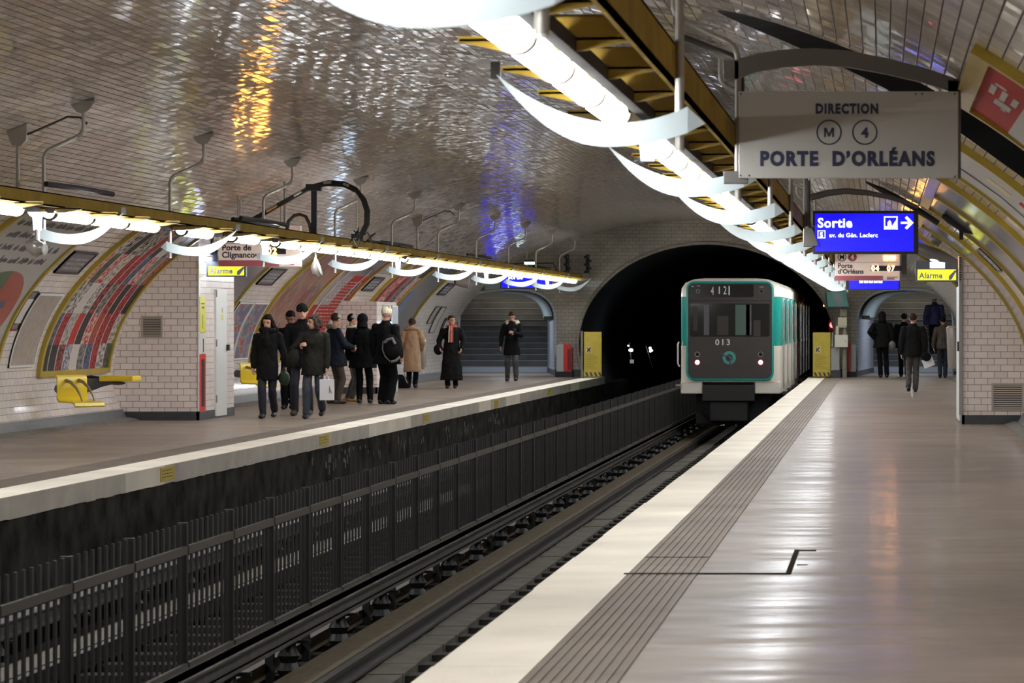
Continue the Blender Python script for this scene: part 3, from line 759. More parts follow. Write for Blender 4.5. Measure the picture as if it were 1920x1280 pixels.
# cable along the right vault ring with the black horn
t = thing('cable_run', 'thick black cable clipped across the right vault behind the exit sign', 'cable', (0, 41, 3.2))
pts = []
for i in range(14):
    x = -.20+.98*i/13; tt = math.acos((x-CX)/A); e, z = ell(tt, .05); pts.append((e, 41+i*.03, z))
mb = MB(); mb.tube(pts, [.012+.028*min(1, i/3) for i in range(14)], 8); mb.build('cable', 'black', t, smooth=True)
for i in (3, 7, 11): MB().ell(pts[i], .035, .03, .04).build('clip', 'pipe', t)
c = px(1800, 425, 38)
t = thing('loudspeaker', 'black horn loudspeaker under the right vault near the pier', 'loudspeaker', c, 'small horn loudspeakers')
mb = MB(); mb.tube([c+Vector((-.22, 0, .14)), c+Vector((-.12, 0, .09)), c+Vector((.05, 0, .0)), c+Vector((.22, 0, -.08))], [.03, .06, .075, .03], 14); mb.build('horn', 'black', t, smooth=True)
MB().box(c.x-.01, c.x+.04, 37.97, 38.03, c.z-.16, c.z).build('grip', 'black', t)
MB().cyl(c+Vector((.0, 0, .03)), (c.x+.12, 38, vz(c.x+.12)), .012).build('stem', 'black', t)

# ------------------------------------------------------------------ signs
def board(name, label, cat, x0, x1, y, z0, z1, m, th=.04, bevel=.006, group=None):
    t = thing(name, label, cat, ((x0+x1)/2, y, z0), group)
    MB().box(x0, x1, y, y+th, z0, z1).build('board', m, t, bevel=bevel)
    return t
def arm(pts, r0, r1, t, name='arm', m='grey_arm', ry=None):
    n = len(pts); mb = MB(); mb.tube(pts, [r0+(r1-r0)*i/(n-1) for i in range(n)], 12, ry=ry); return mb.build(name, m, t, smooth=True)
mat('grey_arm', (.13, .12, .105), .45, metal=.2)
# direction sign
D = 19.6; P = lambda a, b, d=D: px(a, b, d); kk = F/D
x0, x1, z1, z0 = P(1385, 0).x, P(1797, 0).x, P(0, 171).z, P(0, 334).z
t = board('direction_sign', 'hanging grey enamel direction sign above the right platform', 'sign', x0, x1, D, z0, z1, 'sign_enamel')
text('DIRECTION', 17/kk, 'text_dark', t, (P(1588, 0).x, D-.001, P(0, 212).z), align='CENTER', bold=.0045, spacing=1.2, sx=.79)
text('PORTE  D\u2019ORL\u00c9ANS', 25/kk, 'text_dark', t, (P(1588.5, 0).x, D-.001, P(0, 309.5).z), align='CENTER', bold=.0068, spacing=1.19, sx=.875)
mb = MB(); w_, hh = 9.3/kk, 17.5/kk; cxx = P(1554.5, 0).x; zb_ = P(0, 257).z; sw = 3.4/kk
mb.prism([(cxx+a*w_, zb_+b*hh) for a, b in ((-1, 0), (-1, 1), (-.55, 1), (0, .38), (.55, 1), (1, 1), (1, 0), (.62, 0), (.62, .60), (.12, .04), (-.12, .04), (-.62, .60), (-.62, 0))], D-.003, D+.001); mb.build('lettering', 'text_dark', t)
for cx_, ch in ((1554.5, ''), (1621.5, '4')):
    if ch: text(ch, 18/kk, 'text_dark', t, (P(cx_, 0).x, D-.001, P(0, 257.5).z), align='CENTER', bold=.003)
    c = P(cx_, 248); mb = MB(); R1, R2 = 23.8/kk, 21.2/kk; n = 48; vs = []; fs = []
    for j in range(n):
        a = 2*PI*j/n
        for R in (R1, R2):
            for yy in (D-.002, D+.001): vs.append((c.x+R*math.cos(a), yy, c.z+R*math.sin(a)))
    for j in range(n):
        a, b = 4*j, 4*((j+1) % n); fs += [(a, b, b+2, a+2), (a, a+1, b+1, b), (a+2, b+2, b+3, a+3)]
    mb.add(vs, fs); mb.build('circle', 'text_dark', t)
for a, b in ((1389, 176), (1717+0, 176), (1729, 176), (1389, 329), (1405, 329), (1790, 331), (1790, 176)):
    c = P(a, b); MB().cyl((c.x, D-.004, c.z), (c.x, D+.001, c.z), .006, 10).build('bolt', 'black', t)
t2 = thing('sign_bracket', 'dark metal bracket with curved arm carrying the direction sign', 'bracket', P(1370, 355))
xa = P(1365, 0).x
mb = MB(); mb.box(P(1356, 0).x, P(1386, 0).x, D+.03, D+.09, P(0, 148).z, P(0, 112).z); mb.build('clamp', 'grey_arm', t2, bevel=.006)
mb = MB(); mb.box(P(1356, 0).x, P(1402, 0).x, D+.03, D+.09, P(0, 344).z, P(0, 320).z); mb.build('clamp', 'grey_arm', t2, bevel=.006)
mb = MB(); mb.tube([(P(1381, 0).x, D+.06, P(0, 340).z), (P(1381, 0).x, D+.06, P(0, 140).z)], .013, 10); mb.build('post', 'pipe', t2, smooth=True)
pts = [P(x, y, D+.06) for x, y in ((1378, 131), (1420, 118), (1470, 110), (1530, 107), (1590, 111), (1660, 124), (1730, 141), (1797, 163))]
mb = MB()
for p, q, wa, wb in [(pts[i], pts[i+1], (18-i*.6)/kk, (18-(i+1)*.6)/kk) for i in range(7)]:
    mb.add([(p.x, D+.03, p.z-wa/1), (p.x, D+.03, p.z+wa/1), (q.x, D+.03, q.z+wb), (q.x, D+.03, q.z-wb), (p.x, D+.08, p.z-wa), (p.x, D+.08, p.z+wa), (q.x, D+.08, q.z+wb), (q.x, D+.08, q.z-wb)],
           [(0, 1, 2, 3), (7, 6, 5, 4), (1, 5, 6, 2), (0, 3, 7, 4), (0, 4, 5, 1), (3, 2, 6, 7)])
mb.build('arm', 'grey_arm', t2, weld=True)
mb = MB(); mb.tube([(-.955, 20.8, 2.7), (-.955, 20.8, 3.28), (-.975, 20.8, 3.34), (-1.03, 20.8, 3.37), (-1.34, 20.8, 3.49), (-1.38, 20.8, 3.52), (-1.40, 20.8, 3.58), (-1.40, 20.8, vz(-1.40)-.01)], .021, 10); mb.build('second_pipe', 'pipe_dark', t2, smooth=True)
MB().box(P(1778, 0).x, P(1802, 0).x, D+.03, D+.08, z0, P(0, 150).z).build('end_stile', 'grey_arm', t2)

# exit sign, backlit blue
D = 36.9; kk = F/D; P = lambda a, b, d=D: px(a, b, d)
x0, x1, z1, z0 = P(1524, 0).x, P(1722, 0).x, P(0, 395).z, P(0, 476).z
t = thing('exit_sign', 'backlit blue exit sign with white lettering and arrow', 'sign', P(1623, 476))
MB().box(x0, x1, D, D+.14, z0, z1).build('case', 'case_dark', t, bevel=.008)
MB().box(P(1528, 0).x, P(1713, 0).x, D-.004, D+.01, P(0, 471).z, P(0, 400).z).build('panel', 'sign_blue', t)
yy = D-.006
def tx(s, h, a, b, m='sign_white', bold=.003, sx=1, al='LEFT', sp=1.0, par=None): return text(s, h/kk, m, par or t, (P(a, 0).x, yy, P(0, b).z), align=al, bold=bold, sx=sx, spacing=sp)
tx('Sortie', 17, 1533, 426, bold=.005, sx=.98, sp=1.10)
tx('av. du G\u00e9n. Leclerc', 7.6, 1555, 444.5, bold=.0018, sx=1.0, sp=1.05)
tx('5', 8.5, 1540, 444.5, al='CENTER', bold=.004)
def frame_rect(a0, a1, b0, b1, w_, m, par, nm='frame'):
    mb = MB(); A0, A1, B1_, B0_ = P(a0, 0).x, P(a1, 0).x, P(0, b0).z, P(0, b1).z; w_ = w_/kk
    mb.box(A0, A1, yy-.001, yy+.003, B1_-w_, B1_); mb.box(A0, A1, yy-.001, yy+.003, B0_, B0_+w_); mb.box(A0, A0+w_, yy-.001, yy+.003, B0_, B1_); mb.box(A1-w_, A1, yy-.001, yy+.003, B0_, B1_)
    return mb.build(nm, m, par)
frame_rect(1533, 1547.5, 432, 446.5, 1.4, 'sign_white', t)
frame_rect(1657.5, 1683, 405.5, 430, 2.2, 'sign_white', t)
def flat(polys, m, par, nm):
    mb = MB()
    for pl in polys:
        n = len(pl); v = [(P(a, 0).x, yy-.001, P(0, b).z) for a, b in pl]; v += [(x, yy+.003, z) for x, _, z in v]
        mb.add(v, [tuple(range(n)), tuple(range(2*n-1, n-1, -1))]+[(i, i+n, (i+1) % n+n, (i+1) % n) for i in range(n)])
    return mb.build(nm, m, par)
flat([[(1660, 428), (1660, 424), (1664, 424), (1664, 417), (1668, 412), (1671, 416), (1672, 424), (1681, 411), (1681, 428)]], 'sign_white', t, 'escalator_pictogram')
flat([[(1689, 415.5), (1703, 415.5), (1696.5, 408), (1700.5, 405), (1713, 417.5), (1700.5, 430), (1696.5, 427), (1703, 419.8), (1689, 419.8)]], 'sign_white', t, 'arrow')
t2 = thing('sign_bracket', 'grey bracket with curved arm carrying the blue exit sign', 'bracket', P(1515, 440))
mb = MB(); mb.tube([P(1515, 338, D+.05), P(1515, 438, D+.05)], .03, 12); mb.build('post', 'grey_arm', t2, smooth=True)
mb = MB(); mb.prism([(P(a, 0).x, P(0, b).z) for a, b in ((1507, 428), (1523, 427), (1536, 461), (1506, 463))], D-.06, D+.08); mb.build('clamp', 'grey_arm', t2, bevel=.008)
MB().tube([P(1512, 345, D+.05), P(1510, 300, D+.05)], .022, 10).build('neck', 'grey_arm', t2, smooth=True)
pts = [P(x, y, D+.05) for x, y in ((1520, 370), (1550, 362), (1585, 358), (1625, 361), (1665, 369), (1705, 381), (1722, 389))]
mb = MB(); mb.tube(pts, [.042, .04, .038, .034, .028, .022, .018], 12, ry=None); mb.build('arm', 'grey_arm', t2, smooth=True)

# train indicator panels
mat('case_dark', (.012, .010, .014), .4)
def indicator(D_, xl, where, lines, digits, z0=2.34):
    global D, kk, P, yy
    D = D_; kk = F/D; P = lambda a, b, d=None: px(a, b, D if d is None else d); yy = D-.006
    W = 1.24; H = .62; z1 = z0+H
    t = thing('train_indicator', 'beige train indicator panel %s' % where, 'indicator panel', (xl+W/2, D, z0), 'train indicator panels')
    MB().box(xl, xl+W, D, D+.12, z0, z1).build('case', 'panel_beige', t, bevel=.006)
    MB().box(xl, xl+W*.74, D-.003, D+.002, z0, z0+.095).build('rose_band', 'panel_rose', t)
    MB().box(xl+.02, xl+W-.02, D-.003, D+.002, z0+.345, z0+.35).build('rule', 'text_black', t)
    for i, s in enumerate(lines): text(s, .085, 'text_black', t, (xl+.05, D-.004, z0+.245-.11*i), bold=.0035, spacing=1.02)
    for i, (dx, s) in enumerate(digits):
        MB().box(xl+dx, xl+dx+.30, D-.003, D+.002, z0+.185, z0+.285).build('display', 'case_dark', t)
        text(s, .092, 'led', t, (xl+dx+.015, D-.006, z0+.19), bold=.002, spacing=1.2)
    c = (xl+.11, z0+.43); 
    for cx2, m_, ch, tm in ((xl+.13, 'text_black', 'M', None), (xl+.33, 'panel_rose', '4', 'panel_beige')):
        n = 32; mb = MB(); vs = []; fs = []
        R, R2 = .085, (.07 if tm is None else .001)
        for j in range(n):
            a = 2*PI*j/n
            for r in (R, R2): vs.append((cx2+r*math.cos(a), D-.004, z0+.45+r*math.sin(a)))
        fs = [(2*j, 2*j+1, 2*((j+1) % n)+1, 2*((j+1) % n)) for j in range(n)]
        mb.add(vs, fs); mb.build('line_badge', m_, t)
        text(ch, .085, tm or 'text_black', t, (cx2, D-.007, z0+.41), align='CENTER', bold=.004)
    text('31:00', .07, 'led', t, (xl+W-.31, D-.006, z0+.40), bold=.003)
    MB().box(xl+W*.8, xl+W*.92, D-.003, D+.001, z0+.02, z0+.05).build('small_print', 'panel_rose', t)
    MB().box(xl+W*.8, xl+W*.97, D-.003, D+.001, z0+.06, z0+.072).build('small_print', 'text_black', t)
    for fx in (.25, .8): MB().cyl((xl+W*fx, D+.06, z1), (xl+W*fx, D+.06, vz(xl+W*fx)-.01), .02).build('drop_pipe', 'pipe', t)
    return t
indicator(46.5, px(410, 0, 46.5).x, 'above the left pier, reading Porte de Clignancourt', ['Porte de', 'Clignancourt'], [(.72, '02')], 2.392)
ti = indicator(58.9, px(1566, 0, 58.9).x, 'below the blue exit sign, reading Porte d\u2019Orl\u00e9ans', ['Porte', 'd\u2019Orl\u00e9ans'], [(.68, '04'), (.98, '07')])
MB().box(px(1690, 0, 59).x, px(1700, 0, 59).x, 58.95, 59.05, px(0, 515, 59).z, px(0, 455, 59).z).build('side_post', 'pipe_dark', ti)
# second blue sign with exit numbers, far right
D = 70.; kk = F/D; P = lambda a, b, d=None: px(a, b, D if d is None else d); yy = D-.006
t = thing('exit_sign', 'small backlit blue sign with boxed exit numbers one to five', 'sign', P(1640, 543))
MB().box(P(1586, 0).x, P(1687, 0).x, D, D+.12, P(0, 543).z, P(0, 502).z).build('case', 'case_dark', t)
MB().box(P(1592, 0).x, P(1685, 0).x, D-.004, D+.01, P(0, 541.5).z, P(0, 504).z).build('panel', 'sign_blue', t)
for i in range(5):
    a = 1611+i*9; MB().box(P(a, 0).x, P(a+7.5, 0).x, yy, yy+.005, P(0, 530.3).z, P(0, 521).z).build('number_box', 'sign_white', t)
    text(str(i+1), 6/kk, 'sign_blue_dk', t, (P(a+3.7, 0).x, yy-.003, P(0, 529).z), align='CENTER')
MB().cyl((P(1640, 0).x, D+.06, P(0, 502).z), (P(1640, 0).x, D+.06, vz(P(1640, 0).x)-.01), .02).build('drop_pipe', 'pipe', t)
# blue sign at the far left exit
D = 83.; kk = F/D; P = lambda a, b, d=None: px(a, b, D if d is None else d); yy = D-.006
t = thing('exit_sign', 'backlit blue sign behind the crescents at the far left exit', 'sign', P(987, 541))
MB().box(P(938, 0).x, P(1036, 0).x, D, D+.12, P(0, 541).z, P(0, 511).z).build('case', 'case_dark', t)
MB().box(P(940, 0).x, P(1034, 0).x, D-.004, D+.01, P(0, 539.5).z, P(0, 513).z).build('panel', 'sign_blue', t)
text('Sortie', 8/kk, 'sign_white', t, (P(952, 0).x, yy, P(0, 523).z), bold=.006)
MB().cyl((P(987, 0).x, D+.06, P(0, 511).z), (P(987, 0).x, D+.06, vz(P(987, 0).x)-.01), .02).build('drop_pipe', 'pipe', t)
tag(MB().box(px(909, 0, 85.7).x, px(938, 0, 85.7).x, 85.68, 85.86, px(0, 543, 85.7).z, px(0, 530, 85.7).z).build('cabinet', 'green_grey', bevel=.01), 'grey rectangular box left of the far blue sign', 'box')
tag(MB().tube([(P(938, 0).x, 84.6, 3.0), (P(950, 0).x, 84.6, 3.14), (P(1025, 0).x, 84.6, 3.16), (P(1035, 0).x, 84.6, 2.9)], .02, 8).build('arched_bracket', 'pipe_dark', smooth=True), 'dark curved frame above the far blue sign', 'frame')
t = thing('service_lamp', 'small lit service lamp above the far blue sign', 'lamp', P(991, 492))
MB().box(P(984, 0).x, P(1000, 0).x, 83, 83.2, P(0, 491).z, P(0, 487).z).build('housing', 'pipe_dark', t)
MB().box(P(983, 0).x, P(1001, 0).x, 83, 83.2, P(0, 495).z, P(0, 491).z).build('lamp', 'alarm_soft', t)
mat('sign_blue_dk', (.02, .02, .5), .4)
# black insulator racks on the end wall beside the tunnel
for i, a in enumerate((1064, 1102)):
    mb = MB(); X = px(a, 0, 85.7).x
    for q in range(5): mb.cyl((X+(.03 if q % 2 else -.02), 85.6, px(0, 508-7*q, 85.7).z), (X+(.03 if q % 2 else -.02), 85.6, px(0, 512-7*q, 85.7).z), .08, 10)
    mb.box(X-.045, X+.045, 85.58, 85.8, px(0, 512, 85.7).z, px(0, 477, 85.7).z); tag(mb.build('cable_rack', 'black'), 'black cable rack on the end wall, %s one left of the tunnel mouth' % ('outer', 'inner')[i], 'cable rack')

# alarm signs on the pier flanks
def alarm(xl, xr, y, z0, z1, side):
    kz = z1-z0
    t = thing('alarm_sign', 'small yellow backlit Alarme sign on the %s pier' % side, 'sign', ((xl+xr)/2, y, z0), 'alarm signs')
    MB().box(xl, xr, y, y+.1, z0, z1+.13).build('case', 'grey_paint', t, bevel=.006)
    MB().box(xl+.03, xr-.03, y-.004, y+.01, z0+.025, z1-.01).build('panel', 'sign_yellow', t)
    text('Alarme', .088, 'alarm_text', t, (xl+.055, y-.008, z0+.055), bold=.004, spacing=1.05, sx=.92)
    mb = MB(); w_ = xr-.03
    mb.prism([(w_-.115, z0+.03), (w_-.11, z0+.09), (w_-.02, z1-.02), (w_-.0, z1-.02), (w_, z1-.05), (w_-.07, z0+.03)], y-.007, y-.003); mb.build('slash_mark', 'alarm_text', t)
    MB().box(xl+.22, xr-.20, y-.004, y+.02, z1+.01, z1+.11).build('lamp', 'alarm_glow', t, bevel=.01)
    return t
mat('flood', (1, 1, 1), .4, emit=16, ecol=(.62, .72, 1)); mat('alarm_text', (.18, .19, .30), .4); mat('alarm_soft', (.7, .8, .8), .4, emit=1.5, ecol=(.5, .7, .7))
mat('alarm_glow', (.6, .65, .9), .4, emit=1.0, ecol=(.50, .60, 1))
alarm(px(387, 0, 48.75).x, px(461, 0, 48.75).x, 48.75, px(0, 519, 48.75).z, px(0, 498, 48.75).z, 'left')
alarm(px(1717, 0, 48).x, px(1796, 0, 48).x, 48, px(0, 528, 48).z, px(0, 504, 48).z, 'right')
# emergency luminaires by the piers
D = 47.3; P = lambda a, b, d=None: px(a, b, D if d is None else d)
t = thing('emergency_lamp', 'grey shell lamp on a pole above the right alarm sign', 'lamp', P(1757, 460))
mb = MB(); pts = [P(1712, 456), P(1722, 464), P(1745, 474), P(1770, 482), P(1795, 490)]
mb.tube(pts, [.02, .085, .10, .085, .03], 14); mb.build('shell', 'grey_arm', t, smooth=True)
mb = MB(); mb.ell(P(1752, 488), .07, .05, .022, Matrix.Rotation(.2, 3, 'Y')); mb.build('lamp', 'alarm_lamp', t)
mb = MB(); c0 = P(1757, 462); mb.tube([c0, (c0.x, D, vz(c0.x)-.02)], .035, 12); mb.build('pole', 'grey_arm', t, smooth=True)
mb = MB(); mb.ell((c0.x, D, vz(c0.x)-.05), .11, .09, .10); mb.build('ceiling_plate', 'grey_arm', t, smooth=True)
D = 48.6
t = thing('emergency_lamp', 'dark shell lamp with bright underside above the left alarm sign', 'lamp', P(388, 475))
mb = MB(); mb.tube([P(376, 477), P(384, 472), P(396, 470), P(402, 474)], [.03, .07, .075, .03], 12); mb.build('shell', 'black', t, smooth=True)
mb = MB(); mb.ell(P(388, 485), .06, .1, .03); mb.build('lamp', 'flood', t)
mb = MB(); c0 = P(398, 470); mb.tube([c0, (c0.x, D, vz(c0.x)-.02)], .03, 10); mb.build('pole', 'pipe_dark', t, smooth=True)
mb = MB(); mb.box(P(397, 0).x, P(407, 0).x, D+.05, D+.12, P(0, 490).z, P(0, 462).z); mb.build('housing', 'case_dark', t)
# striped reflective edge plate on the right pier
mb = MB(); t = thing('edge_plate', 'chrome corner plate with short black bars on the right pier', 'plate', (PXR-.02, 46.46, 2.2))
MB().box(PXR-.055, PXR-.008, 46.46, 46.49, .14, 2.62).build('plate', 'chrome', t)
for i in range(11): MB().box(PXR-.055, PXR-.02, 46.45, 46.46, 2.18+.037*i, 2.20+.037*i).build('bar', 'black', t)

# ------------------------------------------------------------------ advertising hoardings on the curved walls
def slab(mb, side, t0, t1, y0, y1, o0, o1, n=20, flipu=None):
    s_ = 1 if side == 'right' else -1
    def pt(t, y, o): e, z = ell(t, o); return (CX+s_*(e-CX), y, z)
    vs = []; uv = []
    for i in range(n+1):
        t = t0+(t1-t0)*i/n
        for y in (y0, y1):
            for o in (o0, o1):
                vs.append(pt(t, y, o)); u = 0 if y == y0 else 1
                uv.append((u if side == 'left' else 1-u, i/n))
    fs = []
    for i in range(n):
        a = 4*i; b = a+4
        fs += [(a+1, b+1, b+3, a+3), (a, a+2, b+2, b), (a, b, b+1, a+1), (a+2, a+3, b+3, b+2)]
    fs += [(0, 1, 3, 2), (4*n, 4*n+2, 4*n+3, 4*n+1)]
    mb.add(vs, fs, uv); return mb
def hoarding(side, y0, y1, m, label, zb=.76, arc=3.05, fm='frame_yellow', group='yellow framed hoardings'):
    tb = t_z(zb); tt = t_of(s_of(tb)+arc)
    s_ = 1 if side == 'right' else -1
    e, z = ell(tb, 0)
    t = thing('hoarding', label, 'advertising hoarding', (CX+s_*(e-CX), (y0+y1)/2, z), group)
    fw = .10; dt = (tt-tb)/arc*fw
    slab(MB(), side, tb+dt*.5, tt-dt*.5, y0+fw*.5, y1-fw*.5, .005, .03, 28).build('poster', m, t)
    mb = MB()
    slab(mb, side, tb, tt, y0, y0+fw, .0, .06, 28); slab(mb, side, tb, tt, y1-fw, y1, .0, .06, 28)
    slab(mb, side, tb, tb+dt, y0+fw, y1-fw, .0, .06, 2); slab(mb, side, tt-dt, tt, y0+fw, y1-fw, .0, .06, 2)
    mb.build('frame', fm, t)
    return t
def ramp_mat(name, cols, scale, kind='cells', rough=.25, mixcol=None, stretch=(1, 1, 1), seed=0):
    m, n, l, b = nt(name); b.inputs['Roughness'].default_value = .5; b.inputs['Specular IOR Level'].default_value = .2
    uv = n.new('ShaderNodeUVMap'); mp = n.new('ShaderNodeMapping'); mp.inputs['Scale'].default_value = scale; mp.inputs['Location'].default_value = (seed, seed*1.7, 0)
    l.new(uv.outputs[0], mp.inputs[0]); r = n.new('ShaderNodeValToRGB'); r.color_ramp.interpolation = 'CONSTANT' if kind == 'cells' else 'EASE'
    e = r.color_ramp.elements
    while len(e) > 1: e.remove(e[-1])
    for i, c in enumerate(cols):
        q = e[0] if i == 0 else e.new(i/len(cols)); q.position = i/len(cols); q.color = (*c, 1)
    if kind == 'cells':
        fl = n.new('ShaderNodeVectorMath'); fl.operation = 'FLOOR'; l.new(mp.outputs[0], fl.inputs[0])
        wn = n.new('ShaderNodeTexWhiteNoise'); wn.noise_dimensions = '2D'; l.new(fl.outputs[0], wn.inputs[0]); l.new(wn.outputs[0], r.inputs[0])
        out = r.outputs[0]
        # printed detail inside each bill: sub-cells, figures and margins
        m2 = n.new('ShaderNodeMapping'); m2.inputs['Scale'].default_value = (3, 5, 1); l.new(mp.outputs[0], m2.inputs[0])
        vo = n.new('ShaderNodeTexNoise'); vo.inputs['Scale'].default_value = 1.6; vo.inputs['Detail'].default_value = 6; l.new(m2.outputs[0], vo.inputs['Vector'])
        r2 = n.new('ShaderNodeMapRange'); r2.inputs[1].default_value = .46; r2.inputs[2].default_value = .54; l.new(vo.outputs[0], r2.inputs[0])
        wn2 = n.new('ShaderNodeTexWhiteNoise'); wn2.noise_dimensions = '3D'
        cb = n.new('ShaderNodeVectorMath'); cb.inputs[1].default_value = (7.3, 2.1, 4); l.new(fl.outputs[0], cb.inputs[0]); l.new(cb.outputs[0], wn2.inputs[0])
        r3 = n.new('ShaderNodeValToRGB'); r3.color_ramp.interpolation = 'CONSTANT'; e = r3.color_ramp.elements
        e[0].color = (.03, .03, .03, 1); e[1].position = .45; e[1].color = (.5, .45, .4, 1); q = e.new(.75); q.color = (.45, .05, .04, 1); q = e.new(.88); q.color = (.12, .12, .05, 1)
        l.new(wn2.outputs[0], r3.inputs[0])
        mx = n.new('ShaderNodeMix'); mx.data_type = 'RGBA'; l.new(math_(n, l, 'MULTIPLY', r2.outputs[0], .75), mx.inputs[0]); l.new(out, mx.inputs[6]); l.new(r3.outputs[0], mx.inputs[7])
        fr = n.new('ShaderNodeVectorMath'); fr.operation = 'FRACTION'; l.new(mp.outputs[0], fr.inputs[0]); sp = n.new('ShaderNodeSeparateXYZ'); l.new(fr.outputs[0], sp.inputs[0])
        ed = math_(n, l, 'LESS_THAN', math_(n, l, 'SUBTRACT', .5, math_(n, l, 'ABSOLUTE', math_(n, l, 'SUBTRACT', sp.outputs[0], .5))), .05)
        m3 = n.new('ShaderNodeMix'); m3.data_type = 'RGBA'; l.new(math_(n, l, 'MULTIPLY', ed, .8), m3.inputs[0]); l.new(mx.outputs[2], m3.inputs[6]); m3.inputs[7].default_value = (.55, .48, .43, 1)
        l.new(m3.outputs[2], b.inputs['Base Color'])
    else:
        nz = n.new('ShaderNodeTexNoise'); nz.inputs['Scale'].default_value = 1; nz.inputs['Detail'].default_value = 6; nz.inputs['Roughness'].default_value = .6; l.new(mp.outputs[0], nz.inputs['Vector'])
        q = n.new('ShaderNodeMapRange'); q.inputs[1].default_value = .3; q.inputs[2].default_value = .7; l.new(nz.outputs[0], q.inputs[0]); l.new(q.outputs[0], r.inputs[0]); l.new(r.outputs[0], b.inputs['Base Color'])
    M[name] = m
R_, W_, K_, G_, O_ = (.42, .03, .03), (.5, .45, .41), (.03, .028, .028), (.22, .2, .18), (.45, .12, .06)
ramp_mat('poster_grid', [R_, W_, K_, W_, G_, R_, K_, O_, (.10, .10, .06), G_, K_, (.10, .12, .2)], (10, 5.2, 1), seed=3)
ramp_mat('poster_streak', [(.10, .09, .12), (.20, .16, .17), (.36, .08, .05), (.28, .12, .07), (.30, .22, .18), (.13, .06, .05), (.28, .05, .04)], (14, 3, 1), 'noise')
ramp_mat('poster_grid2', [(.45, .2, .05), W_, R_, K_, G_, W_, (.2, .14, .1)], (5, 3.5, 1), seed=9)
ramp_mat('poster_city', [(.10, .08, .07), (.25, .12, .10), (.10, .14, .25), (.3, .25, .22), (.30, .06, .05)], (3, 4, 1), 'noise', seed=2)
mat('paper', (.42, .395, .35), .5, spec=.2); mat('paper_white', (.62, .58, .54), .35); mat('poster_red', (.36, .025, .02), .6, spec=.15)
mat('poster_blue', (.10, .16, .30), .2); mat('poster_dark', (.07, .075, .08), .12, spec=.6, var=.3, vscale=2)
mat('poster_violet', (.22, .20, .22), .10, spec=.8); mat('map_paper', (.36, .30, .25), .4, var=.2, vscale=9)
mat('ink', (.05, .045, .05), .5)
mat('violet_plate', (.10, .085, .10), .25); mat('plate_letter', (.3, .29, .3), .4)
def on_wall(par, side, y0, y1, s0, s1, m, nm, o=.034, y_base=None, zb=.76):
    """flat print on the curved wall: y0..y1 along the wall, s0..s1 metres above zb"""
    sb = s_of(t_z(zb)); mb = slab(MB(), side, t_of(sb+s0), t_of(sb+s1), y0, y1, o-.004, o, 6); return mb.build(nm, m, par)
h1 = hoarding('left', 37.8, 41.8, 'paper', 'hoarding with dark handwriting and a rainbow oval at the left frame edge')
# handwriting: short pen strokes in rows
sb = s_of(t_z(.76)); rr = random.Random(11); mb = MB()
for row, (ss, a0, a1) in enumerate(((2.76, 38.3, 41.2), (2.52, 38.2, 41.5), (2.28, 38.4, 40.9), (2.04, 38.2, 41.4), (1.82, 38.2, 41.0))):
    y = a0
    while y < a1:
        for _ in range(rr.randint(3, 8)):
            h = .05+rr.random()*.07; s0 = ss-rr.random()*.03; slab(mb, 'left', t_of(sb+s0), t_of(sb+s0+h), y, y+.02, .030, .034, 1); 
            if rr.random() < .7: slab(mb, 'left', t_of(sb+s0+rr.random()*h*.7), t_of(sb+s0+rr.random()*h*.7+.016), y, y+.06, .030, .034, 1)
            y += .055
        y += .09
mb.build('handwriting', 'ink', h1)
mat('rb_green', (.05, .12, .05), .3); mat('rb_blue', (.05, .06, .16), .3); mat('rb_yellow', (.42, .32, .06), .3); mat('rb_red', (.36, .05, .04), .3)
def oval(cy, cs, ry, rs, m, a0=0, a1=2*PI, o=.035, inner=0, nm='rainbow_oval'):
    mb = MB(); n = 40; vs = []; fs = []
    for i in range(n+1):
        a = a0+(a1-a0)*i/n
        for k in (inner, 1):
            e, z = ell(t_of(sb+cs+rs*k*math.sin(a)), o); vs.append((2*CX-e, cy+ry*k*math.cos(a), z))
    for i in range(n): fs.append((2*i, 2*i+1, 2*i+3, 2*i+2))
    mb.add(vs, fs); mb.build(nm, m, h1)
oval(40.2, 1.05, 1.3, .62, 'rb_green'); oval(40.3, 1.06, 1.2, .60, 'rb_red', -.9, 1.6, .037); oval(40.2, .85, 1.1, .40, 'rb_yellow', PI, 2*PI, .038); oval(40.1, 1.06, .9, .38, 'rb_blue', 0, PI*1.1, .039)
oval(40.0, 1.0, .35, .16, 'paper', 0, 2*PI, .041)
hoarding('left', 43.9, 47.9, 'poster_grid', 'hoarding pasted with rows of small red, white and black posters')
h = hoarding('left', 51.4, 55.4, 'poster_violet', 'hoarding half hidden behind the left tiled pier')
hoarding('left', 58.6, 62.6, 'poster_streak', 'hoarding with rust red and orange streaked artwork behind the walking women')
h5 = hoarding('left', 62.6, 66.6, 'poster_red', 'hoarding with red artwork and white line drawing right of the streaked one')
on_wall(h5, 'left', 62.8, 64.6, 1.25, 2.1, 'poster_violet', 'print'); on_wall(h5, 'left', 62.8, 66.4, 2.1, 2.95, 'poster_dark', 'print')
rr = random.Random(5); mb = MB()
for r_ in range(22):
    s0 = .1+r_*.085; y = 63.3+rr.random()*.2+r_*.03
    while y < 65.8+r_*.01:
        q = y+.08+rr.random()*.25; slab(mb, 'left', t_of(sb+s0), t_of(sb+s0+.02), y, min(q, 66.3), .032, .036, 1); y = q+.05+rr.random()*.1
mb.build('line_drawing', 'paper', h5)
for a, b in ((63.4, .25), (65.7, .22)): on_wall(h5, 'left', a, a+b*.7, .05, 2.3, 'paper', 'stripe', .037)
on_wall(h5, 'left', 66.05, 66.25, .05, 1.9, 'poster_dark', 'stripe', .038)
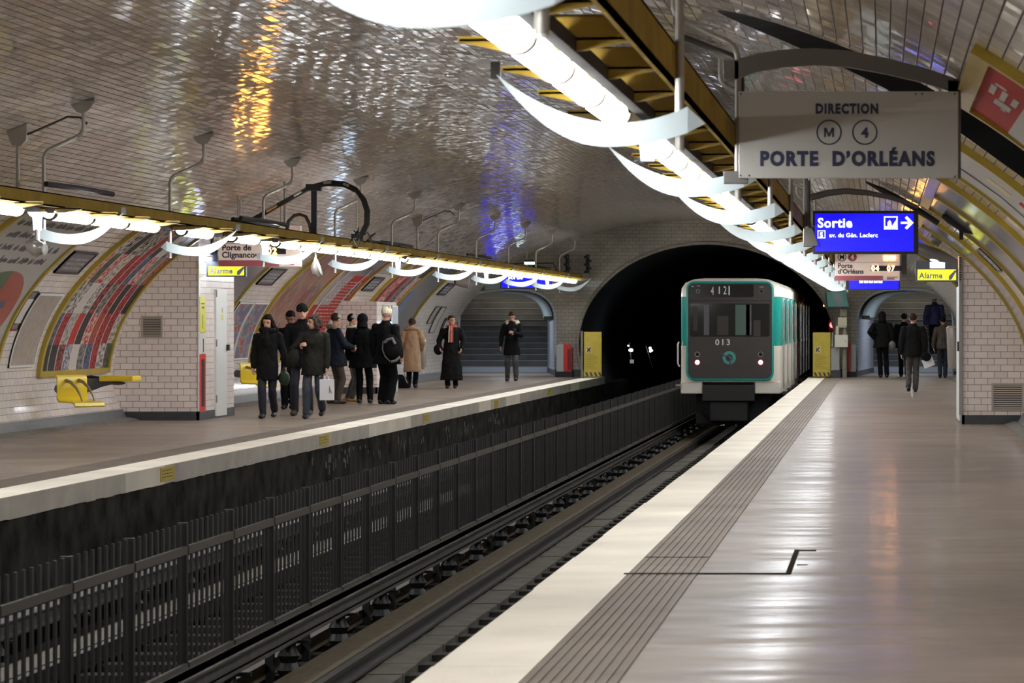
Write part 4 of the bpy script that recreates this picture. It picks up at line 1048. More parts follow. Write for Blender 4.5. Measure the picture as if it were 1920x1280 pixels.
hoarding('left', 69.5, 73.5, 'poster_grid2', 'hoarding with orange, red and pale posters left of the cream beanie')
h7 = hoarding('left', 73.5, 77.5, 'poster_dark', 'dark glossy hoarding with a light blue upright band')
on_wall(h7, 'left', 73.9, 74.9, .0+.1, 1.75, 'poster_blue', 'blue_band')
# right side
h = hoarding('right', 16.9, 20.9, 'poster_red', 'hoarding with dull red poster at the top right corner')
sbr = s_of(t_z(.76)); mb = MB()
for (ya, yb, s0, s1) in ((18.55, 18.65, 2.60, 2.68), (18.75, 19.35, 2.66, 2.70), (18.75, 19.4, 2.58, 2.62), (18.8, 19.3, 2.50, 2.54), (19.5, 19.85, 2.52, 2.64), (19.9, 20.0, 2.54, 2.58), (20.1, 20.3, 2.80, 2.85), (20.35, 20.5, 2.75, 2.8)):
    slab(mb, 'right', t_of(sbr+s0+.17), t_of(sbr+s1+.17), ya-.55, yb-.55, .031, .036, 2)
mb.build('lettering', 'paper', h)
on_wall(h, 'right', 17.0, 20.8, .05, s_of(t_z(2.87))-sbr, 'paper', 'print', .035)
h = hoarding('right', 25.0, 29.0, 'paper', 'hoarding with pale poster right of the direction sign')
on_wall(h, 'right', 26.4, 26.9, 2.3, 2.55, 'rb_yellow', 'print'); on_wall(h, 'right', 26.3, 26.7, 1.95, 2.2, 'poster_red', 'print'); on_wall(h, 'right', 26.4, 26.8, 1.5, 1.75, 'poster_red', 'print'); on_wall(h, 'right', 27.6, 27.68, .1, 2.9, 'ink', 'print')
hoarding('right', 31.2, 35.2, 'poster_violet', 'hoarding with glossy violet grey poster, far side of the tile gap')
hoarding('right', 42.4, 46.4, 'poster_violet', 'hoarding touching the right pier with a grey poster')
hoarding('right', 35.2, 39.2, 'poster_violet', 'hoarding with a plain grey poster before the blue reflection')
hoarding('right', 52.0, 56.0, 'poster_dark', 'hoarding behind the right pier')
hoarding('right', 58.6, 62.6, 'poster_dark', 'hoarding farther behind the right pier')
# name plates, maps and small bills
def wall_board(name, label, cat, side, y0, y1, z0, z1, m, fm, fw=.04, grp=None):
    ta, tb_ = t_z(z0), t_z(z1); s_ = 1 if side == 'right' else -1; e, z = ell(ta)
    t = thing(name, label, cat, (CX+s_*(e-CX), (y0+y1)/2, z), grp); d = (tb_-ta)/(s_of(tb_)-s_of(ta))*fw
    slab(MB(), side, ta, tb_, y0, y1, .002, .02, 8).build('board', m, t)
    mb = MB(); slab(mb, side, ta, tb_, y0, y0+fw, 0, .03, 8); slab(mb, side, ta, tb_, y1-fw, y1, 0, .03, 8); slab(mb, side, ta, ta+d, y0, y1, 0, .03, 1); slab(mb, side, tb_-d, tb_, y0, y1, 0, .03, 1)
    mb.build('frame', fm, t); return t
def nameplate(side, y0, y1, label, seed):
    t = wall_board('name_plate', label, 'plate', side, y0, y1, 2.24, 2.54, 'violet_plate', 'case_dark', .035, 'dark plates high on the wall')
    sb0 = s_of(t_z(2.24)); rr = random.Random(seed); mb = MB()
    for r_ in range(3):
        y = y0+.15
        while y < y1-.2:
            q = y+.03+rr.random()*.09; slab(mb, side, t_of(sb0+.08+r_*.085), t_of(sb0+.13+r_*.085), y, q, .019, .023, 1); y = q+.03
    mb.build('fine_print', 'plate_letter', t)
nameplate('left', 42.25, 43.5, 'dark plate with fine print left of the red and white posters', 1)
nameplate('left', 55.9, 57.3, 'dark plate with fine print right of the left pier', 2)
nameplate('left', 67.2, 68.6, 'dark plate with fine print above the tiled box', 3)
nameplate('left', 78.6, 80.0, 'narrow dark plate nearest the left exit', 4)
nameplate('right', 40.4, 41.7, 'dark blue plate on the right wall in front of the pier', 5)
wall_board('wall_map', 'faded wall map in a thin pale frame beside the rainbow hoarding', 'map', 'left', 42.4, 43.65, .92, 1.96, 'map_paper', 'white_metal', .03)
t = wall_board('bill', 'narrow black bill with white top and red foot left of the map', 'bill', 'left', 41.95, 42.3, 1.45, 1.98, 'poster_dark', 'case_dark', .01)
on_wall(t, 'left', 41.96, 42.29, .42+.4, .60+.6, 'paper_white', 'print', .024); on_wall(t, 'left', 41.96, 42.29, .70, .73, 'red_paint', 'print', .024)
for i, (a, b) in enumerate(((55.75, 57.05), (57.1, 58.4))):
    wall_board('wall_map', 'framed colour poster low on the wall behind the left pier, %s of two' % ('nearer', 'farther')[i], 'poster', 'left', a, b, .84, 1.92, 'poster_city', 'white_metal', .03)
for i, (a, b, z0, z1) in enumerate(((80.2, 80.9, 1.5, 1.95), (81.2, 82.1, 1.25, 1.95), (83.2, 83.5, 1.1, 1.65))):
    wall_board('notice', 'small notice on the tiles near the left exit, %s of three' % ('nearest', 'middle', 'farthest')[i], 'notice', 'left', a, b, z0, z1, ['map_paper', 'paper', 'poster_dark'][i], 'grey_paint', .02)

# pier fittings
def vent(x0, x1, y, z0, z1, n, where):
    t = thing('wall_vent', 'louvred vent grille %s' % where, 'vent', ((x0+x1)/2, y, z0), 'vent grilles')
    f = .028; mb = MB(); mb.box(x0, x1, y-.012, y, z0, z0+f); mb.box(x0, x1, y-.012, y, z1-f, z1); mb.box(x0, x0+f, y-.012, y, z0+f, z1-f); mb.box(x1-f, x1, y-.012, y, z0+f, z1-f)
    mb.build('frame', 'pier_plain', t)
    MB().box(x0+f, x1-f, y-.003, y-.001, z0+f, z1-f).build('backing', 'black', t)
    for i in range(n):
        z = z0+f+(z1-z0-2*f)*(i+.5)/n; q = (z1-z0-2*f)/n*.28
        MB().prismx([(y-.012, z-q), (y-.010, z-q), (y-.003, z+q), (y-.005, z+q)], x0+f, x1-f).build('slat', 'pier_plain', t)
mat('pier_plain', (.42, .37, .30), .5)
vent(px(265, 0, 48.3).x, px(305, 0, 48.3).x, 48.3, px(0, 634, 48.3).z, px(0, 592, 48.3).z, 11, 'in the left pier front')
vent(px(1859, 0, 46.5).x, px(1920, 0, 46.5).x, 46.5, px(0, 770, 46.5).z, px(0, 718, 46.5).z, 11, 'low in the right pier front')
X = PXL
def side_box(par, nm, m, ya, yb, z0, z1, th=.02, x=X): return MB().box(x, x+th, ya, yb, z0, z1).build(nm, m, par)
zz = lambda b: CAMZ+(601-b)/118.4
t = thing('alarm_station', 'tall yellow and red alarm and fire panel on the left pier', 'alarm panel', (X, 48.6, .2))
yS = lambda a: F*(-X)/(1654-a)
y_a, y_b = yS(372.5), yS(383.5)
side_box(t, 'notice_panel', 'alarm_yellow', y_a, y_b, zz(623), zz(556)); side_box(t, 'call_panel', 'paper_white', y_a, y_b, zz(663), zz(624)); side_box(t, 'extinguisher_niche', 'red_paint', y_a, y_b, zz(772), zz(664))
MB().box(X+.02, X+.024, y_a+.12, y_b-.1, zz(762), zz(673)).build('niche_opening', 'black', t); MB().box(X+.02, X+.026, y_a+.25, y_b-.2, zz(660), zz(635)).build('call_slot', 'black', t)
MB().box(X+.02, X+.024, y_a+.2, y_b-.23, zz(616), zz(590)).build('pull_handle', 'ink', t)
MB().box(X+.02, X+.023, y_a+.15, y_b-.12, zz(578), zz(575)).build('lettering', 'ink', t); MB().box(X+.02, X+.023, y_a+.1, y_b-.1, zz(570), zz(568)).build('lettering', 'ink', t)
mat('alarm_yellow', (.62, .58, .03), .35); mat('door_white', (.66, .66, .62), .4)
t = thing('service_door', 'narrow white service door in the flank of the left pier', 'door', (X, 50, .03))
da, db = yS(401.5), yS(421.5)
side_box(t, 'leaf', 'door_white', da, db, .03, zz(541), .035)
for q in (.25, 1.15, 1.95): MB().box(X+.03, X+.045, da, da+.05, q, q+.12).build('hinge', 'pipe', t)
MB().box(X+.035, X+.075, db-.05, db+.06, 1.08, 1.18).build('lock', 'black', t)
MB().box(X+.035, X+.037, da+.38, da+.52, zz(600), zz(589)).build('warning_label', 'alarm_yellow', t); MB().box(X+.035, X+.037, da+.42, da+.48, zz(586), zz(576)).build('warning_triangle', 'frame_yellow', t)
xr = PXR
t = thing('service_door', 'narrow white service door in the flank of the right pier', 'door', (xr-.02, 48, .03))
MB().box(xr-.035, xr, 47.2, 48.9, .03, 2.1).build('leaf', 'door_white', t); MB().box(xr-.06, xr-.035, 47.3, 47.45, 1.1, 1.25).build('lock', 'black', t)
# vending machine at the end of the tiled box
xx = -10.86
t = thing('vending_machine', 'white framed vending machine with lit screen behind the backpack', 'vending machine', (px(717, 0, 67).x, 67, 0))
a, b = px(706, 0, 66.6).x, px(737, 0, 66.6).x
MB().box(xx+.05, b-.01, 66.62, 67.4, 0, 1.90).build('cabinet', 'cab_shell', t, bevel=.03); MB().box(xx+.005, xx+.06, 66.58, 67.4, 0, 1.92).build('edge', 'white_metal', t)
MB().box(a+.08, b-.03, 66.59, 66.61, 1.2, 1.72).build('screen', 'screen_lit', t)
MB().box(a+.08, b-.03, 66.585, 66.6, 1.55, 1.80).build('dark_panel', 'case_dark', t)
MB().box(a+.02, a+.14, 66.58, 66.6, .06, .75).build('red_panel', 'red_paint', t)
mat('screen_lit', (.5, .7, 1), .3, emit=1.0, ecol=(.55, .75, 1))

# seats on the curved walls
def seat(loc, rot, label, kind):
    t = thing('bench', label, 'seat', loc, 'yellow platform seats', rot)
    if kind == 'shell':     # +x is the way the seat faces
        mb = MB(); n = 10; pts = []
        prof = [(-.02, .80), (.03, .80), (.06, .76), (.065, .60), (.06, .48), (.10, .44), (.30, .43), (.44, .43), (.50, .41), (.52, .37)]
        vs = []; fs = []
        for (a, b) in prof:
            for yy_ in (-.24, -.235, .235, .24): vs.append((a, yy_, b)); vs.append((a-.02, yy_, b-.022))
        m_ = len(prof)
        for i in range(m_-1):
            for j in range(3):
                p = i*8+j*2; q = p+8; fs += [(p, p+2, q+2, q), (p+1, q+1, q+3, p+3)]
            fs += [(i*8, i*8+8, i*8+9, i*8+1), (i*8+6, i*8+7, i*8+15, i*8+14)]
        fs += [(0, 1, 3, 2), (2, 3, 5, 4), (4, 5, 7, 6)]; k = (m_-1)*8; fs += [(k, k+2, k+3, k+1), (k+2, k+4, k+5, k+3), (k+4, k+6, k+7, k+5)]
        mb.add(vs, fs); mb.build('shell', 'seat_yellow', t, smooth=True, local=True)
        for yy_ in (-.10, .10):
            MB().tube([(.06, yy_, .72), (.18, yy_, .70), (.32, yy_, .62), (.42, yy_, .52), (.47, yy_, .44)], [.028, .024, .018, .014, .012], 8).build('armrest', 'rail_tan', t, smooth=True, local=True)
        mb = MB(); mb.tube([(-.30, 0, .60), (-.1, 0, .58), (.02, 0, .56)], .07, 10); mb.build('bracket', 'grey_paint', t, smooth=True, local=True)
    else:
        mb = MB(); mb.box(-.02, .50, -.22, .22, .66, .74); mb.build('pad', 'seat_yellow', t, bevel=.02, local=True)
        mb = MB(); mb.tube([(-.55, 0, .52), (-.3, 0, .60), (-.05, 0, .64), (.15, 0, .655)], [.10, .12, .07, .03], 12); mb.build('bracket', 'grey_paint', t, smooth=True, local=True)
        MB().ell((.2, 0, .63), .12, .05, .03).build('pad_support', 'grey_paint', t, smooth=True, local=True)
        MB().tube([(-.5, 0, .70), (-.2, 0, .72), (-.02, 0, .70)], [.015, .03, .02], 8).build('rear_arm', 'black', t, smooth=True, local=True)
mat('rail_tan', (.30, .23, .10), .4, metal=.2)
seat((px(118, 0, 43.6).x+.10, 43.6, 0), -.75, 'yellow shell seat with armrests under the small posters', 'shell')
seat((px(196, 0, 46.2).x, 46.2, 0), -.05, 'yellow perch seat on a grey arm nearest the left pier', 'perch')
seat((-11.62, 56.2, 0), -.6, 'yellow shell seat half hidden behind the left pier', 'shell')

# ------------------------------------------------------------------ track: barrier, guide bars, beams, sleepers
FX = -5.05
t = thing('track_barrier', 'long dark steel barrier of upright bars between the two tracks', 'barrier', (FX, 40, -1.5))
posts = []; y = 18.99-1.576*14
k = 0; panel = post = None
while y < 110:
    if post is None:
        post = MB().box(FX-.035, FX+.035, y-.03, y+.03, -1.5, .112).build('post', 'fence_steel', t); p0 = y
        mb = MB(); n = 9
        for j in range(n):
            yy_ = y+.1+(1.376)*j/(n-1); mb.box(FX-.006, FX+.010, yy_-.022, yy_+.022, -.97, .107)
        pr = MB().box(FX+.012, FX+.04, y+.03, y+1.546, -.115, -.055); pb = MB().box(FX+.012, FX+.045, y+.03, y+1.546, -.97, -.90)
        panel = mb.build('bar_panel', 'fence_steel', t); r1 = pr.build('rail', 'fence_rail', t); r2 = pb.build('rail', 'fence_rail', t)
    else:
        for q in (post, panel, r1, r2):
            if q is not post and y > 100: continue
            o = q.copy(); C.objects.link(o); o.location = (0, y-p0, 0); OFF[o.name] = OFF[t.name]
    y += 1.576
mat('tray', (.035, .028, .022), .7, spec=.1)
mat('lamp_cap', (.10, .075, .05), .5)
mat('fence_rail', (.06, .052, .04), .5)
def track(cx, near, side):
    s_ = 1 if side == 'right' else -1
    Y1 = END+50
    for sx in (-1, 1):
        nm = {(-1, 'right'): 'beside the barrier', (1, 'right'): 'under the right platform edge', (-1, 'left'): 'under the left platform edge', (1, 'left'): 'behind the barrier'}[(sx, side)]
        xg = cx+sx*1.20
        t = thing('guide_bar', 'raised steel guide bar %s' % nm, 'guide bar', (xg, 40, -1.0), 'guide bars along the tracks')
        mb = MB(); mb.box(xg-.07, xg+.07, YB, Y1, -.945, -.93); mb.box(xg-.012, xg+.012, YB, Y1, -1.06, -.94); mb.box(xg-.07, xg+.07, YB, Y1, -1.075, -1.06); mb.build('bar', 'rail_steel', t)
        proto = None; y = 16.
        while y < 92:
            if proto is None:
                mb = MB(); mb.loft([(xg, y, -1.5, .07, .07), (xg, y, -1.42, .07, .07), (xg, y, -1.4, .05, .05), (xg, y, -1.32, .085, .085), (xg, y, -1.26, .05, .05), (xg, y, -1.2, .08, .08), (xg, y, -1.14, .045, .045), (xg, y, -1.075, .045, .045)], 12); proto = mb.build('insulator', 'black', t, smooth=True)
                pb = MB().box(xg-.16*s_*0-.16, xg+.16, y-.03, y+.03, -1.10, -1.074).build('support_plate', 'black', t)
            else:
                for q in (proto, pb): o = q.copy(); C.objects.link(o); o.location = (0, y-16., 0); OFF[o.name] = OFF[t.name]
            y += 2.35
        xb = cx+sx*.90
        mb = MB(); mb.box(xb-.15, xb+.15, YB, Y1, -1.38, -1.25)
        t = tag(mb.build('running_beam', 'wood_beam'), 'brown running beam for rubber tyres %s' % nm, 'running beam', 'running beams')
        bb = MB()
        for q in range(160): bb.cyl((xb+.15*s_, 14+q*.35, -1.30-.03*(q % 2)), (xb+.165*s_, 14+q*.35, -1.30-.03*(q % 2)), .018, 6)
        bb.build('bolts', 'black', t)['kind'] = 'stuff'
        xr_ = cx+sx*.70
        mb = MB(); mb.box(xr_-.065, xr_+.065, YB, Y1, -1.40, -1.385); mb.box(xr_-.01, xr_+.01, YB, Y1, -1.385, -1.29); mb.box(xr_-.035, xr_+.035, YB, Y1, -1.29, -1.255)
        tag(mb.build('rail', 'pipe_dark'), 'dark running rail %s' % nm, 'rail', 'running rails')
    if side == 'right':
        proto = None; t = thing('cable_duct', 'row of flat concrete blocks between the rails of the near track', 'cable duct', (cx-.40, 40, -1.5)); n = 0
        y = 8.
        while y < 88 and n < 98:
            if proto is None: proto = MB().box(cx-.60, cx-.30, y, y+.76, -1.5, -1.375).build('cover_block', 'block', t, bevel=.008)
            else: o = proto.copy(); C.objects.link(o); o.location = (rr.uniform(-.008, .008), y-8, rr.uniform(-.008, .006)); OFF[o.name] = OFF[t.name]
            y += .80; n += 1
    proto = None
    t = thing('sleepers', 'dark timber sleepers under the %s track' % ('near' if side == 'right' else 'far'), 'sleepers', (cx, 40, -1.5), 'sleepers')
    y = 9.
    n = 0
    while y < 86 and n < 99:
        if proto is None: proto = MB().box(cx-1.3, cx+1.3, y-.12, y+.12, -1.5, -1.40).build('sleeper', 'bed', t, bevel=.006)
        else: o = proto.copy(); C.objects.link(o); o.location = (0, y-9, 0); OFF[o.name] = OFF[t.name]
        y += .8; n += 1
track(-3.70, True, 'right'); track(2*CX+3.70, False, 'left')
# loose cable ends by the near platform
for i, (a, y) in enumerate(((-3.35, 26), (-3.2, 31), (-3.3, 22))):
    tag(MB().tube([(a, y, -1.49), (a-.02, y, -1.35), (a+.05, y+.1, -1.28), (a+.16, y+.2, -1.3), (a+.2, y+.3, -1.49)], .014, 8).build('cable_loop', 'black', smooth=True), 'small black cable loop on the track bed, %s from the camera' % ('second', 'third', 'first')[i], 'cable')

# ------------------------------------------------------------------ the train
D = 72.6; K = F/D
P = lambda a, b, d=None: px(a, b, D if d is None else d)
XA, XB = P(1276, 0).x, P(1463, 0).x; XM = (XA+XB)/2
zT, zR, zG, zW, zB = P(0, 526).z, P(0, 556).z, P(0, 648).z, P(0, 738).z, P(0, 800).z
t = thing('metro_train', 'white and teal metro train with dark front panel leaving along the right platform', 'train', (XM, D, zB))
def body_poly(x0, x1, z0, z1, r, n=6):
    pts = [(x0, z0)]
    pts = [(x0, z0), (x1, z0)]
    for i in range(n+1): a = PI/2*i/n; pts.append((x1-r+r*math.cos(a), z1-r+r*math.sin(a)))
    for i in range(n+1): a = PI/2+PI/2*i/n; pts.append((x0+r+r*math.cos(a), z1-r+r*math.sin(a)))
    return pts
def car(y0, y1, first):
    par = t
    def shell(nm, za, zb, m, top=False, ins=0):
        mb = MB()
        outer = []
        # plan outline with rounded nose corners
        pl = [(XA+ins, y1), (XA+ins, y0+.28)]
        for i in range(1, 7): a = PI/2*i/6; pl.append((XA+ins+.20*(1-math.cos(a)), y0+.28-.24*math.sin(a)))
        pl2 = [(XA+XB-x, y) for x, y in reversed(pl)]
        pl = pl+pl2; n = len(pl)
        if not top:
            mb.add([(x, y, za) for x, y in pl]+[(x, y, zb) for x, y in pl], [tuple(range(n-1, -1, -1)), tuple(range(n, 2*n))]+[(i, (i+1) % n, (i+1) % n+n, i+n) for i in range(n)])
        else:
            lv = [(za, 0), (za+(zb-za)*.45, .01), (za+(zb-za)*.75, .10), (za+(zb-za)*.93, .28), (zb, .55)]
            vs = []
            for z, q in lv:
                for x, y in pl: vs.append((x+(q if x < XM else -q), min(max(y, y0+q*.25), y1), z))
            fs = [tuple(range((len(lv)-1)*n, len(lv)*n))]
            for j in range(len(lv)-1): fs += [(j*n+i, j*n+(i+1) % n, (j+1)*n+(i+1) % n, (j+1)*n+i) for i in range(n)]
            mb.add(vs, fs)
        return mb.build(nm, m, par, smooth=True)
    shell('lower_body', zW if not first else zW+.28, zG, 'train_white'); shell('window_band', zG, zR, 'teal'); shell('roof', zR, zT+.06, 'train_white', top=True)
    if first:   # apron with the coupler notch
        for a, b in ((XA, P(1317, 0).x), (P(1415, 0).x, XB)):
            mb = MB(); mb.box(a+.0, b, y0+.06, y0+1.2, zW, zW+.29); mb.build('apron', 'train_white', par, bevel=.03)
        MB().box(XA, XB, y0+1.2, y1, zW, zW+.285).build('lower_body', 'train_white', par)
    # platform side: doors, windows, handles
    x = XB
    L = (y1-y0-1)
    for i in range(4):
        c = y0+1.6+L*i/4+.3
        dr = MB().box(x-.01, x+.018, c, c+1.3, zW+.12, zR-.03).build('door', 'train_white', par, bevel=.01)
        MB().box(x+.016, x+.020, c+.02, c+1.28, zG, zR-.05).build('door_panel', 'teal', dr)
        for w_ in (.1, .74): MB().box(x+.018, x+.024, c+w_, c+w_+.46, zG+.12, zR-.2).build('window', 'window_dark', dr)
        MB().box(x+.018, x+.045, c+.60, c+.70, zG-.02, zG+.08).build('handle', 'chrome', dr)
        MB().box(x+.018, x+.05, c-.06, c-.03, zW+.15, zR-.1).build('rail', 'chrome', par)
        MB().box(x-.005, x+.006, c+1.55, c+2.2, zG+.08, zR-.14).build('window', 'window_dark', par)
        MB().box(x-.02, x+.08, c-.1, c+1.4, zW-.06, zW+.02).build('door_sill', 'pipe_dark', par)
    for i in range(2):
        MB().box(XA+.3, XB-.3, y0+1+i*(y1-y0-4), y0+3+i*(y1-y0-4), zB, zW-.02).build('bogie', 'black', par, bevel=.05)
car(D-.04, 87.2, True); car(87.9, 102.0, False); 
MB().box(XA+.1, XB-.1, 87.1, 88.0, zW, zT-.1).build('gangway', 'black', t)
# front panel
yF = D-.055
def rr_poly(x0, x1, z0, z1, r, n=8):
    pts = []
    for cx_, cz, a0 in ((x1-r, z1-r, 0), (x0+r, z1-r, PI/2), (x0+r, z0+r, PI), (x1-r, z0+r, 3*PI/2)):
        for i in range(n+1): a = a0+PI/2*i/n; pts.append((cx_+r*math.cos(a), cz+r*math.sin(a)))
    return pts
fx0, fx1, fz0, fz1 = P(1289, 0).x, P(1449, 0).x, P(0, 711).z, P(0, 529).z
MB().prism(rr_poly(fx0, fx1, fz0, fz1, .17), yF, D+.02).build('front_panel', 'front_dark', t)
o_ = rr_poly(fx0-.025, fx1+.025, fz0-.025, fz1+.025, .19); i_ = rr_poly(fx0+.02, fx1-.02, fz0+.02, fz1-.02, .15); n = len(o_)
mb = MB(); vs = [(x, yF-.015, z) for x, z in o_]+[(x, yF-.02, z) for x, z in i_]+[(x, D+.03, z) for x, z in o_]+[(x, yF, z) for x, z in i_]
fs = []
for i in range(n):
    j = (i+1) % n; fs += [(i, j, n+j, n+i), (i, 2*n+i, 2*n+j, j), (n+i, n+j, 3*n+j, 3*n+i)]
mb.add(vs, fs); mb.build('panel_frame', 'teal', t, smooth=True)
mat('window_dark', (.012, .02, .02), .5, spec=.15)
mat('front_dark', (.045, .038, .034), .35)
# the windscreen and what shows through it
wx0, wx1, wz0, wz1 = P(1294, 0).x, P(1443, 0).x, P(0, 631).z, P(0, 569).z
ws = MB().prism(rr_poly(wx0, wx1, wz0, wz1, .05), yF-.006, yF-.001).build('windscreen', 'glass_dark', t)
for a, b, c_, d_, m_ in ((1320, 1330, 572, 628, 'cab_grey'), (1379, 1406, 571, 628, 'cab_green'), (1399, 1409, 571, 628, 'cab_grey'), (1345, 1366, 592, 628, 'cab_brown'), (1413, 1426, 600, 630, 'cab_brown'), (1300, 1308, 575, 620, 'cab_brown')):
    MB().box(P(a, 0).x, P(b, 0).x, yF-.0075, yF-.006, P(0, d_).z, P(0, c_).z).build('cab_fitting', m_, ws)
mat('cab_grey', (.10, .10, .11), .3); mat('cab_green', (.07, .12, .10), .3); mat('cab_brown', (.035, .028, .022), .3)
MB().prism(rr_poly(P(1292, 0).x, P(1413, 0).x, P(0, 557).z, P(0, 533).z, .04), yF-.005, yF-.001).build('destination_box', 'black_gloss', t)
MB().box(fx0+.02, fx1-.02, yF-.004, yF, P(0, 564.5).z, P(0, 563).z).build('panel_seam', 'black', t)
yy = yF-.009
def ft(s, h, a, b, m='sign_text', bold=.006, sx=1, al='CENTER', sp=1.0): return text(s, h/K, m, t, (P(a, 0).x, yy, P(0, b).z), align=al, bold=bold, sx=sx, spacing=sp)
mat('sign_text', (.45, .45, .38), .4, emit=.10)
ft('4', 15, 1336, 552.5, sx=.55, bold=.0); ft('2', 15, 1359.5, 551.5, sx=.62, bold=.0); MB().box(P(1348, 0).x, P(1350, 0).x, yy, yy+.002, P(0, 551).z, P(0, 537).z).build('numeral_bar', 'sign_text', t)
MB().box(P(1366.3, 0).x, P(1368.5, 0).x, yy, yy+.002, P(0, 553).z, P(0, 536).z).build('numeral_bar', 'sign_text', t)
ft('013', 10.5, 1355.5, 646.5, bold=.003, sp=1.3, sx=1.05, m='fleet_white')
mat('fleet_white', (.75, .72, .65), .4)
def ring(c, R1, R2, m, nm, y_=None, par=None, n=40):
    y_ = yy if y_ is None else y_; mb = MB(); vs = []; fs = []
    for j in range(n):
        a = 2*PI*j/n
        for R in (R1, R2):
            for q in (y_, y_+.006): vs.append((c.x+R*math.cos(a), q, c.z+R*math.sin(a)))
    for j in range(n): a, b = 4*j, 4*((j+1) % n); fs += [(a, b, b+2, a+2), (a, a+1, b+1, b), (a+2, b+2, b+3, a+3)]
    mb.add(vs, fs); return mb.build(nm, m, par or t)
lg = ring(P(1367.5, 670.5), 12.5/K, 6.5/K, 'teal_logo', 'emblem')
mat('teal_logo', (.05, .30, .27), .4); mat('logo_line', (.10, .07, .11), .4)
mb = MB(); mb.tube([P(a, b, yy-.004) for a, b in ((1352, 663.5), (1357, 665), (1362, 667.5), (1367, 668.5), (1371, 673), (1369, 679), (1370, 687))], .018, 6); mb.build('emblem_profile', 'logo_line', lg)
for a in (1307.7, 1426.3):
    h = MB().cyl((P(a, 0).x, yy, P(0, 664).z), (P(a, 0).x, yF, P(0, 664).z), 3.6/K, 16).build('headlamp', 'black_gloss', t); ring(P(a, 664), 5/K, 3.9/K, 'chrome', 'rim', par=h)
    h = MB().cyl((P(a, 0).x, yy-.01, P(0, 679).z), (P(a, 0).x, yF, P(0, 679).z), 4.2/K, 16).build('tail_lamp', 'red_lamp', t); ring(P(a, 679), 5.2/K, 4.2/K, 'chrome', 'rim', par=h)
for a, b in ((1309, 546), (1428, 546)):
    h = MB().cyl((P(a, 0).x, yy, P(0, b).z), (P(a, 0).x, yF, P(0, b).z), 3/K, 12).build('marker_lamp', 'black_gloss', t); ring(P(a, b), 3.6/K, 3/K, 'chrome', 'rim', par=h)
for a, b, c_ in ((1299, 537, 5), (1310, 536, 6), (1428, 538, 8)):
    MB().box(P(a-c_*.5, 0).x, P(a+c_*.5, 0).x, yy-.02, yF, P(0, b+.8).z, P(0, b-.8).z).build('lamp_bracket', 'chrome', t)
MB().box(P(1317, 0).x, P(1415, 0).x, D-.02, D+.9, P(0, 752).z, P(0, 721).z).build('coupler_box', 'coupler', t, bevel=.02)
mat('coupler', (.012, .011, .010), .5)
MB().box(P(1330, 0).x, P(1402, 0).x, D+.1, D+1.1, P(0, 790).z, P(0, 752).z).build('coupler', 'black', t, bevel=.03)
mb = MB(); mb.tube([P(1273, 641, D), P(1271, 645, D-.02), P(1271, 682, D-.02), P(1274, 687, D)], .02, 8); mb.build('grab_rail', 'train_white', t, smooth=True)
mb = MB(); mb.tube([P(1280, 640, D-.02), P(1280, 688, D-.02)], .012, 8); mb.build('grab_rail', 'train_white', t)
MB().box(P(1267, 0).x, P(1277, 0).x, D, D+.3, P(0, 723.5).z, P(0, 720.5).z).build('footstep', 'pipe', t)
for a in (1352, 1357, 1380): MB().ell(P(a, 797, D+.1), .03, .03, .02).build('marker', 'chrome', t)

# ------------------------------------------------------------------ signals and lamps in the tunnel mouth
def dot(mb, a, b, d, r): c = px(a, b, d); mb.ell(c, r, .03, r, nu=10, nv=6)
t = thing('signal_lamps', 'cluster of small white lamps deep in the dark tunnel, left one', 'signal', px(1183, 680, 93), 'tunnel lamps')
mb = MB()
for a, b, r in ((1181, 656.5, .035), (1184, 656.3, .045), (1178, 648, .02)): dot(mb, a, b, 93, r)
mb.build('lamp', 'signal_white', t); MB().box(px(1181, 0, 93).x, px(1188, 0, 93).x, 93, 93.1, px(0, 681, 93).z, px(0, 674, 93).z).build('box', 'lamp_box', t)
MB().cyl(px(1184, 681, 93.2), px(1180, 642, 93.2), .02).build('post', 'pipe_dark', t)
mat('lamp_box', (.5, .55, .6), .4, emit=.10)
t = thing('signal_lamps', 'pair of bright white lamps deep in the dark tunnel, right one', 'signal', px(1220, 680, 93), 'tunnel lamps')
mb = MB(); dot(mb, 1219, 652.5, 93, .035); dot(mb, 1219.5, 658, 93, .035); dot(mb, 1222, 657, 93, .03); mb.build('lamp', 'signal_white', t)
MB().cyl(px(1224, 690, 93.2), px(1211, 648, 93.2), .012).build('post', 'pipe_dark', t)
# right end: gates, column with boxes, signal and monitor
def gate(x0, x1, y, z1, where):
    t = thing('end_gate', 'yellow platform end gate with striped foot and warning pictogram, %s' % where, 'gate', ((x0+x1)/2, y, 0), 'yellow end gates')
    MB().box(x0, x1, y, y+.04, .03, z1).build('panel', 'gate_yellow', t, bevel=.004)
    w_ = x1-x0; mb = MB()
    for i in range(4):
        a = x0+w_*(.05+.25*i); mb.add([(a, y-.004, .15), (min(a+w_*.12, x1), y-.004, .15), (min(a+w_*.22, x1), y-.004, .04), (min(a+w_*.10, x1), y-.004, .04)], [(0, 3, 2, 1)])
    mb.build('hazard_stripes', 'ink', t)
    c = x0+w_*.28; MB().box(c-.085, c+.085, y-.004, y, .68, .86).build('pictogram_plate', 'gate_pale', t)
    mb = MB(); mb.tube([(c-.05, y-.006, .83), (c+.04, y-.006, .71)], .012, 6); mb.tube([(c+.05, y-.006, .83), (c-.02, y-.006, .77), (c-.04, y-.006, .72)], .018, 6); mb.build('pictogram', 'ink', t)
    mb = MB()
    for i in range(9): mb.box(x0+w_*.10, x0+w_*(.55+.12*((i*7) % 3)), y-.003, y, .62-i*.045, .628-i*.045)
    mb.build('fine_print', 'gate_ink', t)
    return t
